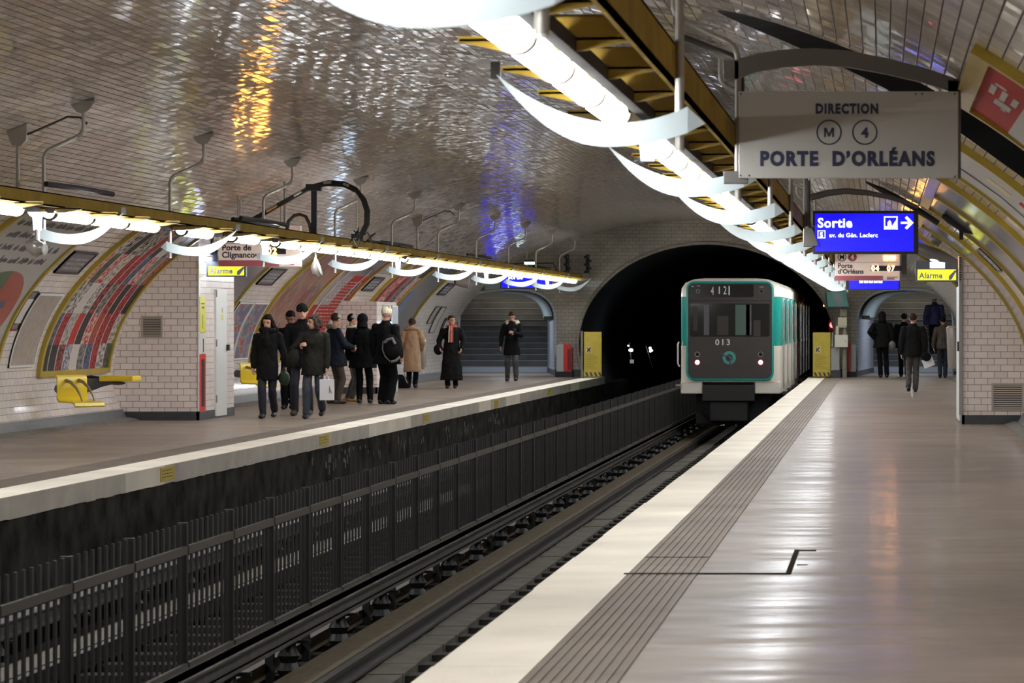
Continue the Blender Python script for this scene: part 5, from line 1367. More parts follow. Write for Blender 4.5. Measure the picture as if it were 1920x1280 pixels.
mat('gate_pale', (.6, .52, .2), .5); mat('gate_ink', (.25, .18, .04), .5)
D = 84.5; P = lambda a, b, d=None: px(a, b, D if d is None else d)
g = gate(P(1095, 0).x, P(1128, 0).x, D, P(0, 622).z, 'left of the tunnel')
MB().cyl((P(1091, 0).x, D, 0), (P(1091, 0).x, D, P(0, 620).z), .035).build('post', 'pipe', g)
gate(P(1524, 0).x, P(1557, 0).x, D, P(0, 623).z, 'right of the train')
def callbox(x0, x1, y, where, flip):
    t = thing('help_point', 'rounded grey and red help point box %s' % where, 'help point', ((x0+x1)/2, y, .12), 'help points')
    w_ = x1-x0; H = .93
    def pr(a, b, m, nm):
        pl = [(x0+w_*a, .15), (x0+w_*b, .15), (x0+w_*b, H-.02-(.10*max(0, (b-.6)/.4))), (x0+w_*(a+b)/2, H), (x0+w_*a, H+.02-(.06 if a < .1 else 0))]
        if flip: pl = [(x0+x1-x, z) for x, z in reversed(pl)]
        return MB().prism(pl, y, y+.35).build(nm, m, t, bevel=.015)
    pr(0, .48, 'cab_shell', 'side_shell'); pr(.48, 1, 'red_paint', 'front_shell')
    xs = (x0+w_*.72, x0+w_*.95) if not flip else (x0+w_*.05, x0+w_*.28)
    MB().box(xs[0], xs[1], y-.006, y, .2, .78).build('panel', 'panel_maroon', t)
    MB().box(x0-.02, x1+.02, y, y+.35, 0, .15).build('plinth', 'black', t)
mat('cab_shell', (.40, .42, .42), .4); mat('panel_maroon', (.16, .01, .01), .4)
callbox(P(1043, 0, 85.3).x, P(1072, 0, 85.3).x, 85.3, 'between the left exit and the tunnel', False)
callbox(P(1584, 0, 85.3).x, P(1605, 0, 85.3).x, 85.3, 'left of the right exit', True)
t = thing('equipment_column', 'pale column stacked with switch boxes right of the train', 'column', P(1583, 706)); 
MB().cyl((P(1583.5, 0).x, D+.1, 0), (P(1583.5, 0).x, D+.1, P(0, 577).z), .07, 14).build('column', 'column_paint', t, smooth=True)
mat('column_paint', (.28, .25, .20), .6, var=.2); mat('box_beige', (.50, .45, .33), .45); mat('box_white', (.66, .62, .52), .4); mat('box_grey', (.34, .33, .32), .5)
for nm, m, a, b, c_, d_, dy in (('junction_box', 'box_beige', 1571, 1588, 595, 611, -.1), ('junction_box', 'box_beige', 1572, 1587, 610, 614, -.08), ('control_cabinet', 'box_white', 1565, 1590, 627.5, 650.5, -.14), ('upper_box', 'column_paint', 1575, 1588, 579, 593, 0), ('lower_cabinet', 'box_grey', 1558, 1574, 651, 694, 0), ('cable_box', 'box_beige', 1567, 1573, 611, 628, -.05)):
    MB().box(P(a, 0).x, P(b, 0).x, D+dy, D+dy+.2, P(0, d_).z, P(0, c_).z).build(nm, m, t, bevel=.01)
MB().box(P(1558, 0).x, P(1576, 0).x, D+.02, D+.3, 0, P(0, 694).z).build('plinth', 'base_dark', t)
MB().cyl(P(1561, 650), P(1561, 623), .05, 12).build('metal_tube', 'chrome', t, smooth=True)
MB().box(P(1585, 0).x, P(1586.5, 0).x, D-.145, D-.14, P(0, 640).z, P(0, 638.6).z).build('lock', 'black', t)
t = thing('monitor', 'green cased driver monitor tilted beside the tunnel mouth', 'monitor', P(1571, 577))
c = [(1549, 548), (1585, 542.5), (1592, 575), (1552, 575)]
mb = MB(); v = [P(a, b, D-.3) for a, b in c]; v2 = [P(a-2, b, D+.1) for a, b in c]; mb.add(v+v2, [(0, 1, 2, 3), (7, 6, 5, 4), (0, 4, 5, 1), (1, 5, 6, 2), (2, 6, 7, 3), (3, 7, 4, 0)]); mb.build('case', 'teal_dark', t, bevel=.01)
mb = MB(); v = [P(a, b, D-.315) for a, b in ((1561, 551), (1578, 548), (1584, 572), (1566, 573))]; mb.add(v, [(0, 1, 2, 3)]); mb.build('screen', 'screen_grey', t)
mb = MB(); mb.tube([P(1588, 528, D), P(1588, 545, D)], .04, 8); mb.build('hanger', 'white_metal', t)
mat('teal_dark', (.01, .13, .10), .35); mat('screen_grey', (.09, .12, .12), .15)
D = 90; 
t = thing('red_signal', 'round red signal lamp at the tunnel edge', 'signal', px(1561, 640, 89))
MB().cyl(px(1561, 609, 88.8), px(1561, 609, 88.7), .085, 18).build('lamp', 'signal_red', t); MB().box(px(1554, 0, 89).x, px(1568, 0, 89).x, 88.8, 89, px(0, 640, 89).z, px(0, 598, 89).z).build('housing', 'black', t)
mb = MB(); mb.tube([px(1557, 606, 88.69), px(1564, 612, 88.69)], .012, 6); mb.build('bar', 'black', t)
t = thing('route_signal', 'tiny amber indicator in the dark tunnel right of the train', 'signal', px(1547, 580, 95))
MB().box(px(1541, 0, 95).x, px(1551, 0, 95).x, 95, 95.2, px(0, 580, 95).z, px(0, 567, 95).z).build('housing', 'black', t)
for a in (1544, 1546.4, 1548.8): MB().box(px(a, 0, 95).x, px(a+1.6, 0, 95).x, 94.98, 95, px(0, 574.5, 95).z, px(0, 571, 95).z).build('segment', 'amber', t)
tag(MB().ell(px(1540, 544, 92), .03, .03, .03).build('tunnel_lamp', 'signal_white'), 'tiny white lamp high in the tunnel above the train tail', 'lamp')
# bins
def bin_(x, y, h, label):
    t = thing('waste_bin', label, 'bin', (x, y, h), 'grey wall bins')
    mb = MB(); mb.loft([(x, y, h, .09, .07), (x, y, h+.08, .12, .09), (x, y, h+.65, .14, .11), (x-.03, y, h+.74, .12, .1), (x-.05, y, h+.78, .06, .05)], 18); mb.build('body', 'speaker_grey', t, smooth=True)
    mb = MB(); mb.ell((x-.03, y-.06, h+.72), .07, .04, .03); mb.build('mouth', 'black', t)
bin_(px(789, 0, 72.5).x, 72.5, px(0, 692, 72.5).z, 'grey bin beside the person in the beige coat')
bin_(px(1789, 0, 56).x, 56, px(0, 689, 56).z-.02, 'metallic bin at the far side of the right pier')

# ------------------------------------------------------------------ people
def solid(mb, name, m, parent, voxel=.008, smooth=2, nz=0, nf=10, mats=None, paint=None, seed=0):
    """union of the shapes in mb as one continuous skin, child of parent, in its local frame"""
    me = bpy.data.meshes.new('tmp'); me.from_pydata([Vector(v) for v in mb.v], [], mb.f)
    bm = bmesh.new(); bm.from_mesh(me); bmesh.ops.recalc_face_normals(bm, faces=bm.faces); bm.to_mesh(me); bm.free()
    o = bpy.data.objects.new('tmp', me); C.objects.link(o)
    r = o.modifiers.new('r', 'REMESH'); r.mode = 'VOXEL'; r.voxel_size = voxel
    if smooth: s = o.modifiers.new('s', 'SMOOTH'); s.factor = .5; s.iterations = smooth
    dg = bpy.context.evaluated_depsgraph_get(); m2 = bpy.data.meshes.new_from_object(o.evaluated_get(dg)); bpy.data.objects.remove(o); bpy.data.meshes.remove(me)
    m2.name = name
    if nz:
        ns = [v.normal.copy() for v in m2.vertices]
        for v, q in zip(m2.vertices, ns):
            p = v.co; a = noise.noise(Vector((p.x*nf+seed, p.y*nf, p.z*nf*.55)))+.5*noise.noise(Vector((p.x*nf*2.3, p.y*nf*2.3+seed, p.z*nf*1.5)))
            v.co = p+q*a*nz
    m2.materials.clear()
    for k in (mats or [m]): m2.materials.append(M[k])
    if paint:
        for p in m2.polygons:
            q = paint(p.center)
            if q: p.material_index = q
    m2.polygons.foreach_set('use_smooth', [True]*len(m2.polygons))
    ob = bpy.data.objects.new(name, m2); C.objects.link(ob); ob.parent = parent; OFF[ob.name] = OFF[parent.name]
    return ob
def ik(a, b, la, lb, hint):
    a, b = Vector(a), Vector(b); d = b-a; L = min(d.length, (la+lb)*.995); d.normalize(); b = a+d*L
    x = (la*la-lb*lb+L*L)/(2*L); h = math.sqrt(max(la*la-x*x, 0)); hn = Vector(hint)-d*Vector(hint).dot(d); hn.normalize()
    return a+d*x+hn*h, b
mat('skin', (.50, .27, .19), .5, spec=.3); mat('skin_dark', (.22, .11, .075), .5, spec=.3); mat('eye_dark', (.03, .02, .018), .3); mat('lip', (.38, .12, .10), .45)
mat('hair_dark', (.010, .006, .004), .8, spec=.15, var=.5, vscale=60); mat('hair_brown', (.045, .024, .014), .8, spec=.15, var=.5, vscale=60); mat('hair_grey', (.055, .036, .027), .8, spec=.15, var=.5, vscale=60)
mat('cloth_black', (.0055, .0053, .006), .9, spec=.15, var=.3, vscale=20, bump=.002, bscale=90); mat('cloth_soft', (.008, .0076, .0075), .9, spec=.15, var=.3, bump=.003, bscale=50)
mat('cloth_olive', (.013, .0125, .009), .8, spec=.2, var=.35, vscale=14, bump=.003, bscale=50); mat('cloth_navy', (.007, .010, .019), .75, spec=.2, var=.3, bump=.003, bscale=40); mat('cloth_blue', (.018, .022, .075), .6, var=.3, bump=.003, bscale=40)
mat('denim_dark', (.009, .010, .020), .75, var=.4, vscale=14); mat('denim_blue', (.04, .05, .068), .75, var=.5, vscale=9); mat('grey_trousers', (.065, .056, .05), .8, var=.35, vscale=10)
mat('khaki', (.06, .044, .03), .8, var=.25); mat('leather_grey', (.035, .04, .04), .4, var=.3); mat('camel', (.46, .30, .175), .8, var=.12, vscale=12, bump=.002, bscale=40)
mat('shoe_black', (.006, .006, .006), .4); mat('shoe_brown', (.05, .03, .018), .5); mat('boot_tan', (.45, .25, .08), .5); mat('fur', (.26, .20, .13), .9, var=.4, vscale=50, bump=.01, bscale=60)
mat('knit_cream', (.66, .58, .42), .9, var=.2, vscale=40, bump=.004, bscale=60); mat('knit_yellow', (.62, .58, .10), .9); mat('cap_grey', (.30, .27, .25), .8); mat('cap_pale', (.38, .35, .27), .8, var=.5, vscale=14); mat('cap_brown', (.10, .055, .032), .8)
mat('scarf_red', (.45, .07, .03), .8); mat('scarf_pale', (.50, .42, .32), .8); mat('lining', (.50, .44, .34), .9); mat('bag_white', (.70, .70, .72), .5); mat('bag_green', (.02, .05, .025), .5); mat('bag_grey', (.16, .145, .14), .6, var=.4, vscale=9)
PEOPLE = {}
def person(label, x, yfoot, ytop, rot=0, feet=((-.10, 0, 0), (.10, 0, 0)), hands=None, hpx=None, coat=None, pants='denim_dark', shoes='shoe_black', hair=('short', 'hair_dark'), hat=None, head=(0, 0), skin='skin', scarf=None, zfoot=0, dist=None, lean=0, wide=1.0, hood=None, pr=1.0, gloves=False):
    d = dist or F*(CAMZ-zfoot)/(yfoot-601); k = F/d; H = CAMZ+(601-ytop)/k-zfoot
    loc = Vector(((x-1654)/k, d, zfoot))
    t = thing('person', label, 'person', loc, 'people on the platforms', rot); PEOPLE[label] = t
    Ri = Matrix.Rotation(-rot, 3, 'Z')
    def loc_px(a, b, dy): return Ri @ (px(a, b, d+dy)-loc)
    h = H; LN = lean
    hipz = .515*h; sh = Vector((0, LN*1.0+.012*h, .818*h)); neck = Vector((0, LN+.01*h, .845*h))
    hc = Vector((0, LN-.012*h, .934*h)); yaw, pitch = head
    HR_ = Matrix.Rotation(yaw, 3, 'Z') @ Matrix.Rotation(pitch, 3, 'X')
    hp = lambda a, b, c: hc+HR_ @ Vector((a*h, b*h, c*h))
    hips = [Vector((s*.05*h, LN*.1, hipz)) for s in (-1, 1)]
    legs = []
    for s, (fx, fy, fl) in zip((0, 1), feet):
        ank = Vector((fx, fy, .05*h+fl)); kn, ank = ik(hips[s], ank, .243*h, .238*h, (0, -1, .05)); legs.append((hips[s], kn, ank, fl))
    arms = []
    for s, sx in ((0, -1), (1, 1)):
        S = sh+Vector((sx*.108*h*wide, 0, -.012*h))
        if hpx and hpx[s]: T = loc_px(*hpx[s])
        elif hands and hands[s]: T = Vector(hands[s])*h
        else: T = Vector((sx*.15*h*wide, -.03*h, .50*h))
        el, wr = ik(S, T, .168*h, .150*h, (sx*.55, .8, -.15)); arms.append((S, el, wr))
    # body: one skin
    mb = MB(); cap = lambda a, b, r0, r1, n=10, m_=mb: (m_.tube([a, b], r0, n, r1=r1), m_.ell(a, r0, r0, r0, nu=n, nv=6), m_.ell(b, r1, r1, r1, nu=n, nv=6))
    mb.ell(hp(0, .006, .012), .0445*h, .055*h, .054*h, HR_, 20, 14); mb.ell(hp(0, -.012, -.028), .033*h, .036*h, .040*h, HR_, 16, 10)
    mb.ell(hp(0, -.030, -.055), .014*h, .014*h, .010*h, HR_)
    mb.tube([hp(0, -.048, .008), hp(0, -.0625, -.013), hp(0, -.052, -.019)], [.0045*h, .0075*h, .006*h], 8)
    mb.ell(hp(0, -.044, .016), .034*h, .010*h, .006*h, HR_); mb.ell(hp(0, -.047, -.031), .013*h, .007*h, .005*h, HR_)
    for sx in (-1, 1): mb.ell(hp(sx*.045, .006, -.004), .006*h, .012*h, .018*h, HR_)
    cap(neck+Vector((0, .006*h, -.02*h)), hp(0, .008, -.03), .031*h, .029*h)
    mb.loft([(0, 0, hipz-.03*h, .07*h, .055*h), (0, LN*.15, hipz+.03*h, .080*h, .058*h), (0, LN*.4, .63*h, .068*h, .052*h), (0, LN*.7, .73*h, .080*h, .058*h), (0, LN, .80*h, .085*h, .052*h), (0, LN, .835*h, .05*h, .04*h), (0, LN, .85*h, .03*h, .03*h)], 20)
    for S, el, wr in arms:
        cap(S, el, .030*h, .025*h); cap(el, wr, .025*h, .0165*h)
    for hp_, kn, ank, fl in legs:
        cap(hp_, kn, .048*h, .032*h); cap(kn, ank, .032*h, .021*h)
    # hands: palm, four fingers of unequal length, thumb from the side of the palm
    for i, (S, el, wr) in enumerate(arms):
        sx = -1 if i == 0 else 1; dd = (wr-el).normalized(); inw = Vector((-sx, -.2, 0)); nrm = (inw-dd*inw.dot(dd)).normalized(); sd = dd.cross(nrm).normalized()
        if sd.y > 0: sd = -sd
        pc = wr+dd*.026*h; R3 = Matrix((sd, nrm, dd)).transposed()
        mb.ell(pc, .0225*h, .010*h, .032*h, R3, 12, 8)
        for j, L in enumerate((.040, .044, .041, .033)):
            b0 = wr+dd*.048*h+sd*(.0165-.0115*j)*h; b1 = b0+(dd*.85+nrm*.5).normalized()*L*.5*h; b2 = b1+(dd*.25+nrm*.97).normalized()*L*.5*h
            mb.tube([b0, b1, b2], [.0060*h, .0055*h, .0046*h], 7)
        q0 = wr+dd*.012*h+sd*.018*h; q1 = q0+(dd*.6+sd*.75).normalized()*.022*h; q2 = q1+(dd*.85+nrm*.35).normalized()*.022*h
        mb.tube([q0, q1, q2], [.0075*h, .0065*h, .0052*h], 7)
    iHR = HR_.transposed()
    def paint(c):
        q = iHR @ (c-hc)/h
        if q.y > -.03 or abs(q.x) > .04 or abs(q.z) > .07: return 0
        for sx in (-1, 1):
            if ((q.x-sx*.0175)/.0085)**2+((q.z-.002)/.0042)**2 < 1: return 1
            if abs(q.x-sx*.0175) < .011 and abs(q.z-.0155-.15*abs(abs(q.x)-.0175)) < .003: return 1
        if (q.x/.0125)**2+((q.z+.0325)/.0042)**2 < 1: return 2
        return 0
    solid(mb, 'body', None, t, .0068, 1, mats=[skin, 'eye_dark', 'lip'], paint=paint)
    # trousers
    mb = MB(); cap = lambda a, b, r0, r1, n=12: (mb.tube([a, b], r0, n, r1=r1), mb.ell(a, r0, r0, r0, nu=n, nv=6), mb.ell(b, r1, r1, r1, nu=n, nv=6))
    mb.loft([(0, 0, hipz-.05*h, .078*h, .064*h), (0, LN*.1, hipz+.02*h, .086*h, .066*h), (0, LN*.3, hipz+.07*h, .080*h, .06*h)], 18)
    for hp_, kn, ank, fl in legs:
        cap(hp_+Vector((0, 0, -.01*h)), kn, .050*h*pr, .040*h*pr); a2 = ank+(kn-ank).normalized()*.01*h; cap(kn, a2, .042*h*pr, .036*h*pr); mb.tube([a2, a2-(kn-ank).normalized()*.022*h], .036*h*pr, 12)
    solid(mb, 'trousers', pants, t, .012, 2, nz=.010, nf=9, seed=len(PEOPLE))
    # shoes
    for j, (hp_, kn, ank, fl) in enumerate(legs):
        mb = MB(); tip = (1 if fl > .02 else 0); sd = kn-ank; sd.normalize()
        fw = Vector((0, -1, 0)); 
        if tip: fw = Vector((0, -.80, -.6)) 
        a = ank+Vector((0, .028*h, -.022*h)); b = ank+fw*.085*h+Vector((0, 0, -.027*h if not tip else 0)); lo = .05*h
        mb.tube([a, ank+fw*.035*h+Vector((0, 0, -.020*h)), b], [.025*h, .028*h, .024*h], 12, ry=None)
        mb.ell(a, .026*h, .026*h, .026*h); mb.ell(b, .026*h, .030*h, .020*h); mb.tube([ank+Vector((0, 0, -.02*h)), ank+Vector((0, 0, .03*h))], .028*h, 12)
        solid(mb, 'shoe', shoes, t, .009, 1)
    # coat
    if coat:
        cm, hem, flare, thick = coat; q = thick; mb = MB()
        ws = wide
        fwd = -.012*h if hem < .5 else 0
        mb.loft([(0, LN*.1+fwd, hem*h, (.110+flare)*h*ws*q, (.102+flare*.8)*h*q), (0, LN*.1+fwd, (hem+.53)/2*h, (.109+flare*.6)*h*ws*q, (.098+flare*.5)*h*q), (0, LN*.3+fwd*.5, .56*h, .104*h*ws*q, .088*h*q), (0, LN*.5, .65*h, .096*h*ws*q, .075*h*q), (0, LN*.8, .74*h, .104*h*ws*q, .078*h*q), (0, LN, .80*h, .108*h*ws, .068*h*q), (0, LN+.008*h, .828*h, .085*h*ws, .056*h), (0, LN+.008*h, .852*h, .050*h, .048*h), (0, LN+.004*h, .872*h, .044*h, .046*h)], 26)
        for S, el, wr in arms:
            cap(S+Vector((0, 0, -.012*h)), el, .043*h*q, .038*h*q); e2 = wr+(el-wr).normalized()*.012*h; cap(el, e2, .038*h*q, .029*h*q)
            mb.ell(S+Vector((0, 0, -.008*h)), .046*h*q, .044*h*q, .040*h*q)
        co = solid(mb, 'coat', cm, t, .012, 2, nz=.016, nf=9, seed=3*len(PEOPLE))
    if scarf:
        mb = MB(); n = 14; pts = [(.062*h*math.cos(2*PI*i/n), LN+.002*h+.058*h*math.sin(2*PI*i/n), .858*h+.006*h*math.sin(4*PI*i/n)) for i in range(n+1)]
        mb.tube(pts, .027*h if scarf[1] == 'bulky' else .016*h, 10)
        if scarf[1] == 'bulky': mb.tube([(0.0, LN-.060*h, .85*h), (-.01*h, LN-.085*h, .77*h), (0, LN-.09*h, .70*h)], [.03*h, .04*h, .02*h], 10)
        solid(mb, 'scarf', scarf[0], t, .010, 1, nz=.008, nf=16)
        if scarf[1] == 'stripes':
            for i, m_ in enumerate(('scarf_pale', 'scarf_red', 'cap_pale', 'scarf_red')):
                xx = (-.030+.017*i)*h; mb = MB(); mb.tube([(xx*.8, LN-.060*h, .86*h), (xx, LN-.092*h, .78*h), (xx, LN-.100*h, .70*h), (xx*1.1, LN-.104*h, .635*h)], .0088*h, 8); solid(mb, 'scarf_end', m_, t, .007, 1)
    if hair:
        st, hm = hair; mb = MB()
        mb.ell(hp(0, .016, .022), .0505*h, .056*h, .054*h, HR_, 18, 12)
        mb.ell(hp(0, -.014, .046), .040*h, .036*h, .022*h, HR_)
        if st in ('long', 'curly'):
            for sx in (-1, 1):
                mb.tube([hp(sx*.030, -.015, .045), hp(sx*.047, .0, .01), hp(sx*.052, .012, -.04), hp(sx*.050, .02, -.075)], [.014*h, .018*h, .024*h, .018*h], 10)
            mb.tube([hp(0, .045, .02), hp(0, .05, -.04), hp(0, .055, -.10 if st == 'long' else -.06)], [.04*h, .045*h, .03*h], 12)
            if st == 'long': mb.tube([hp(.05, .02, -.04), hp(.075, .03, -.085), hp(.085, .02, -.12)], [.022*h, .026*h, .012*h], 10)
        solid(mb, 'hair', hm, t, .0075, 0 if st == 'curly' else 1, nz=.012 if st in ('curly', 'long') else .005, nf=34, seed=7)
    if hat:
        ht, hm = hat; mb = MB()
        if ht == 'beanie':
            mb.ell(hp(0, .004, .030), .0535*h, .062*h, .050*h, HR_, 18, 12); mb.ell(hp(0, .006, .016), .0545*h, .063*h, .020*h, HR_, 18, 8)
        elif ht == 'cap':
            mb.ell(hp(0, .004, .032), .052*h, .060*h, .040*h, HR_, 18, 12); mb.ell(hp(0, -.062, .018), .036*h, .034*h, .006*h, HR_)
        elif ht == 'cloche':
            mb.ell(hp(0, .004, .024), .056*h, .063*h, .048*h, HR_, 18, 12); mb.ell(hp(0, .0, .0), .062*h, .070*h, .014*h, HR_, 18, 8)
        elif ht == 'hood':
            mb.ell(hp(0, .022, .012), .062*h, .066*h, .068*h, HR_, 18, 12); mb.tube([hp(0, .03, -.02), hp(0, .04, -.085)], [.055*h, .065*h], 14)
        o = solid(mb, 'hat' if ht != 'hood' else 'hood', hm, t, .008, 1, nz=.004, nf=30)
        if ht == 'beanie' and hm == 'knit_cream':
            mb = MB(); mb.ell(hp(.02, .0, .060), .036*h, .040*h, .022*h, HR_); solid(mb, 'hat_crown', 'knit_yellow', t, .009, 1)
            mb = MB(); mb.ell(hp(-.035, .0, .070), .016*h, .016*h, .016*h, HR_); solid(mb, 'pompom', 'knit_cream', t, .007, 0, nz=.006, nf=60)
    if hood:
        mb = MB(); n = 12
        pts = [(.085*h*math.cos(PI*i/n), LN+.03*h+.045*h*math.sin(PI*i/n), (.850+.012*math.sin(PI*i/n))*h) for i in range(n+1)]
        mb.tube([(pts[0][0]*.6, LN-.03*h, .835*h)]+pts+[(pts[-1][0]*.6, LN-.03*h, .835*h)], .026*h, 10); solid(mb, 'hood', hood, t, .012, 1, nz=.014, nf=30)
    return t, k, d, H, loc
def item(name, label, cat, mb, m, voxel=.008, nz=0, par_extra=None, loc=None, sm=1):
    xs = [v[0] for v in mb.v]; ys = [v[1] for v in mb.v]; zs = [v[2] for v in mb.v]
    o = Vector(((min(xs)+max(xs))/2, (min(ys)+max(ys))/2, min(zs)))
    t = thing(name, label, cat, o); mb.v = [tuple(Vector(v)-o) for v in mb.v]
    solid(mb, 'body' if name != 'phone' else 'case', m, t, voxel, sm, nz=nz, nf=9); return t
CO = 'cloth_black'
# left platform
person('woman with long dark curly hair, thick black scarf and knee length black coat, walking', 502, 784, 591, 0, ((-.05, -.16, 0), (.07, .20, .05)), hpx=((473, 704, -.05), (537, 699, .05)), coat=('cloth_soft', .37, .010, .92), pants='denim_dark', hair=('long', 'hair_dark'), scarf=('cloth_black', 'bulky'), head=(-.10, .22))
T_B = person('woman with grey brown curly hair in an olive black jacket turning her head left', 588, 784.5, 591, 0, ((-.09, -.14, 0), (.10, .22, .07)), hpx=((563, 648, -.22), (613, 712, -.08)), coat=('cloth_olive', .42, .008, 1.02), pants='denim_blue', hair=('curly', 'hair_grey'), head=(-1.0, .05))
person('tall man in a black beanie and black coat behind the jacketed woman', 567, 779, 571, 0, ((-.12, -.05, 0), (.10, .12, 0)), hands=((-.13, -.04, .5), (.13, -.04, .5)), coat=(CO, .44, .006, 1.0), hair=None, hat=('beanie', 'cloth_soft'), shoes='shoe_brown', head=(.25, .05))
person('short haired person in black looking down at a phone behind the walking pair', 545, 767, 584, 0, ((-.10, -.02, 0), (.03, .05, 0)), hands=((-.02, -.20, .655), (.05, -.19, .65)), coat=(CO, .50, .0, 1.0), pants='cloth_black', head=(.0, .45), skin='skin_dark')
person('person in a navy jacket with fur hood, pale patterned cap and khaki trousers', 629, 757, 588, 2.15, ((-.09, 0, 0), (.09, .05, 0)), hands=((-.05, -.19, .62), (.06, -.2, .61)), coat=('cloth_navy', .42, .012, 1.06), pants='khaki', shoes='shoe_brown', hair=('short', 'hair_brown'), hat=('cap', 'cap_pale'), head=(.3, .15), hood='fur', scarf=('fur', 'plain'))
person('person in a grey cap, dark coat and tan boots facing right', 660, 753, 589, 1.75, ((-.05, .0, 0), (.06, .08, 0)), coat=('cloth_black', .48, .004, .95), pants='leather_grey', shoes='boot_tan', hair=('short', 'hair_dark'), hat=('cap', 'cap_grey'), head=(.1, .1), scarf=('scarf_pale', 'plain'))
person('person in a bulky black hooded coat seen from behind', 680, 756, 589, PI, ((-.14, 0, 0), (.06, .02, 0)), coat=('cloth_black', .40, .022, 1.14), pants='cloth_black', hair=None, hat=('hood', 'cloth_black'), wide=1.06)
T_H = person('person in a cream and yellow knit beanie with black coat and backpack', 724, 758, 577, PI-.45, ((-.12, .06, 0), (.14, -.06, 0)), coat=('cloth_black', .42, .02, 1.14), pants='cloth_black', hair=None, hat=('beanie', 'knit_cream'), wide=1.08, pr=1.25)
person('person in a long beige coat and brown hat seen from behind', 773, 727, 597, PI, ((-.07, 0, 0), (.08, .02, 0)), hands=((-.12, -.12, .55), (.12, -.12, .55)), coat=('camel', .235, .012, 1.06), pants='cloth_black', hair=('short', 'hair_grey'), hat=('cloche', 'cap_brown'), hood='camel')
person('short haired person in a long black coat with an orange striped scarf', 847, 728, 592, .05, ((-.09, -.06, 0), (.08, .06, 0)), hands=((-.15, -.10, .55), (.14, -.10, .54)), coat=('cloth_soft', .115, .035, 1.02), pants='cloth_black', hair=('short', 'hair_brown'), head=(.55, -.05), scarf=('scarf_red', 'stripes'), wide=1.05)
person('young man in an open black parka and grey trousers looking at his phone', 960, 714, 585, 0, ((-.12, .02, 0), (.12, -.12, 0)), hands=((-.16, -.02, .50), (.05, -.20, .70)), coat=(CO, .38, .012, 1.0), pants='grey_trousers', hair=('short', 'hair_brown'), head=(.05, .45), hood='lining')
# right platform
T_L = person('hooded person in black with one hand on the hip under the right exit arch', 1654, 708, 585, PI, ((-.13, 0, 0), (.04, .03, 0)), hands=((-.16, -.02, .50), (.115, .03, .60)), coat=('cloth_soft', .46, .01, 1.08), pants='cloth_black', hair=None, hat=('hood', 'cloth_soft'), wide=1.1)
person('dark haired person in black half hidden behind the man with the white bag', 1695, 706.5, 588, PI, ((-.08, 0, 0), (.08, .05, 0)), coat=('cloth_black', .46, .01, 1.1), pants='cloth_black', hair=('short', 'hair_dark'))
T_N = person('man in a black brown jacket and grey trousers walking away with a white bag', 1712, 735, 588, PI, ((-.05, .05, 0), (.10, .18, .05)), hpx=((1735, 662, -.05), (1690, 668, 0)), coat=('cloth_soft', .455, .01, 1.1), pants='grey_trousers', hair=('short', 'hair_brown'), wide=1.08)
person('person in a navy jacket and dark cap climbing the exit stairs', 1752, 0, 552, PI, ((-.08, -.05, 0), (.08, -.10, .0)), coat=('cloth_blue', .50, .008, 1.1), pants='cloth_black', hair=('short', 'hair_dark'), hat=('beanie', 'cloth_navy'), zfoot=.178*3, dist=93.3+.27*2.5, head=(.5, 0))
person('person in a brown jacket and blue jeans at the right edge of the exit arch', 1768, 708.5, 594, PI, ((-.06, -.03, 0), (.08, .05, 0)), coat=('khaki', .48, .0, 1.0), pants='denim_dark', hair=('short', 'hair_dark'))
# things carried
def shopping(x0, x1, y0, y1, d, label, name='shopping_bag', tilt=0, m='bag_white'):
    a, b, z1, z0 = px(x0, 0, d).x, px(x1, 0, d).x, px(0, y0, d).z, px(0, y1, d).z
    t = thing(name, label, 'bag', ((a+b)/2, d, z0))
    mb = MB(); w_ = (b-a)/2; c = (a+b)/2; zc = (z0+z1)/2; hh = (z1-z0)/2
    R2 = lambda u, v: (c+u*math.cos(tilt)-v*math.sin(tilt), zc+u*math.sin(tilt)+v*math.cos(tilt))
    mb.prism([R2(-w_, -hh), R2(w_, -hh), R2(w_*1.02, 0), R2(w_, hh), R2(-w_, hh), R2(-w_*.98, 0)], d-.05, d+.05); mb.build('body', m, t, bevel=.006)
    mb = MB(); p0 = R2(-w_*.3, hh); p1 = R2(w_*.3, hh); pm = R2(0, hh+.07); mb.tube([(p0[0], d-.04, p0[1]), (p0[0]*.7+pm[0]*.3, d-.03, pm[1]-.02), (pm[0], d-.02, pm[1]), (p1[0]*.7+pm[0]*.3, d-.03, pm[1]-.02), (p1[0], d-.04, p1[1])], .006, 6); mb.build('handle', 'bag_white', t)
    return t, R2
t, R2 = shopping(600, 626, 711, 750, 48.95, 'white paper shopping bag held by the curly haired woman')
mb = MB(); A_ = R2(.04, -.03); mb.prism([R2(.045, .06), R2(.055, .06), R2(.055, -.05), R2(.045, -.05)], 48.894, 48.90); mb.prism([R2(.045, .06), R2(.09, -.05), R2(.082, -.05), R2(.045, .045)], 48.894, 48.90); mb.build('red_print', 'scarf_red', t)
shopping(1730, 1751, 671, 688, 67.3, 'crumpled white bag swinging from the hand of the man walking away', tilt=.38)
mb = MB(); c = px(533, 709, 49.35); mb.ell(c, .095, .09, .12, nu=14, nv=10); mb.tube([c+Vector((-.05, 0, .09)), c+Vector((0, 0, .19)), c+Vector((.05, 0, .09))], .012, 8); item('handbag', 'round dark green bag hanging beside the woman in the long coat', 'bag', mb, 'bag_green', .008, .006)
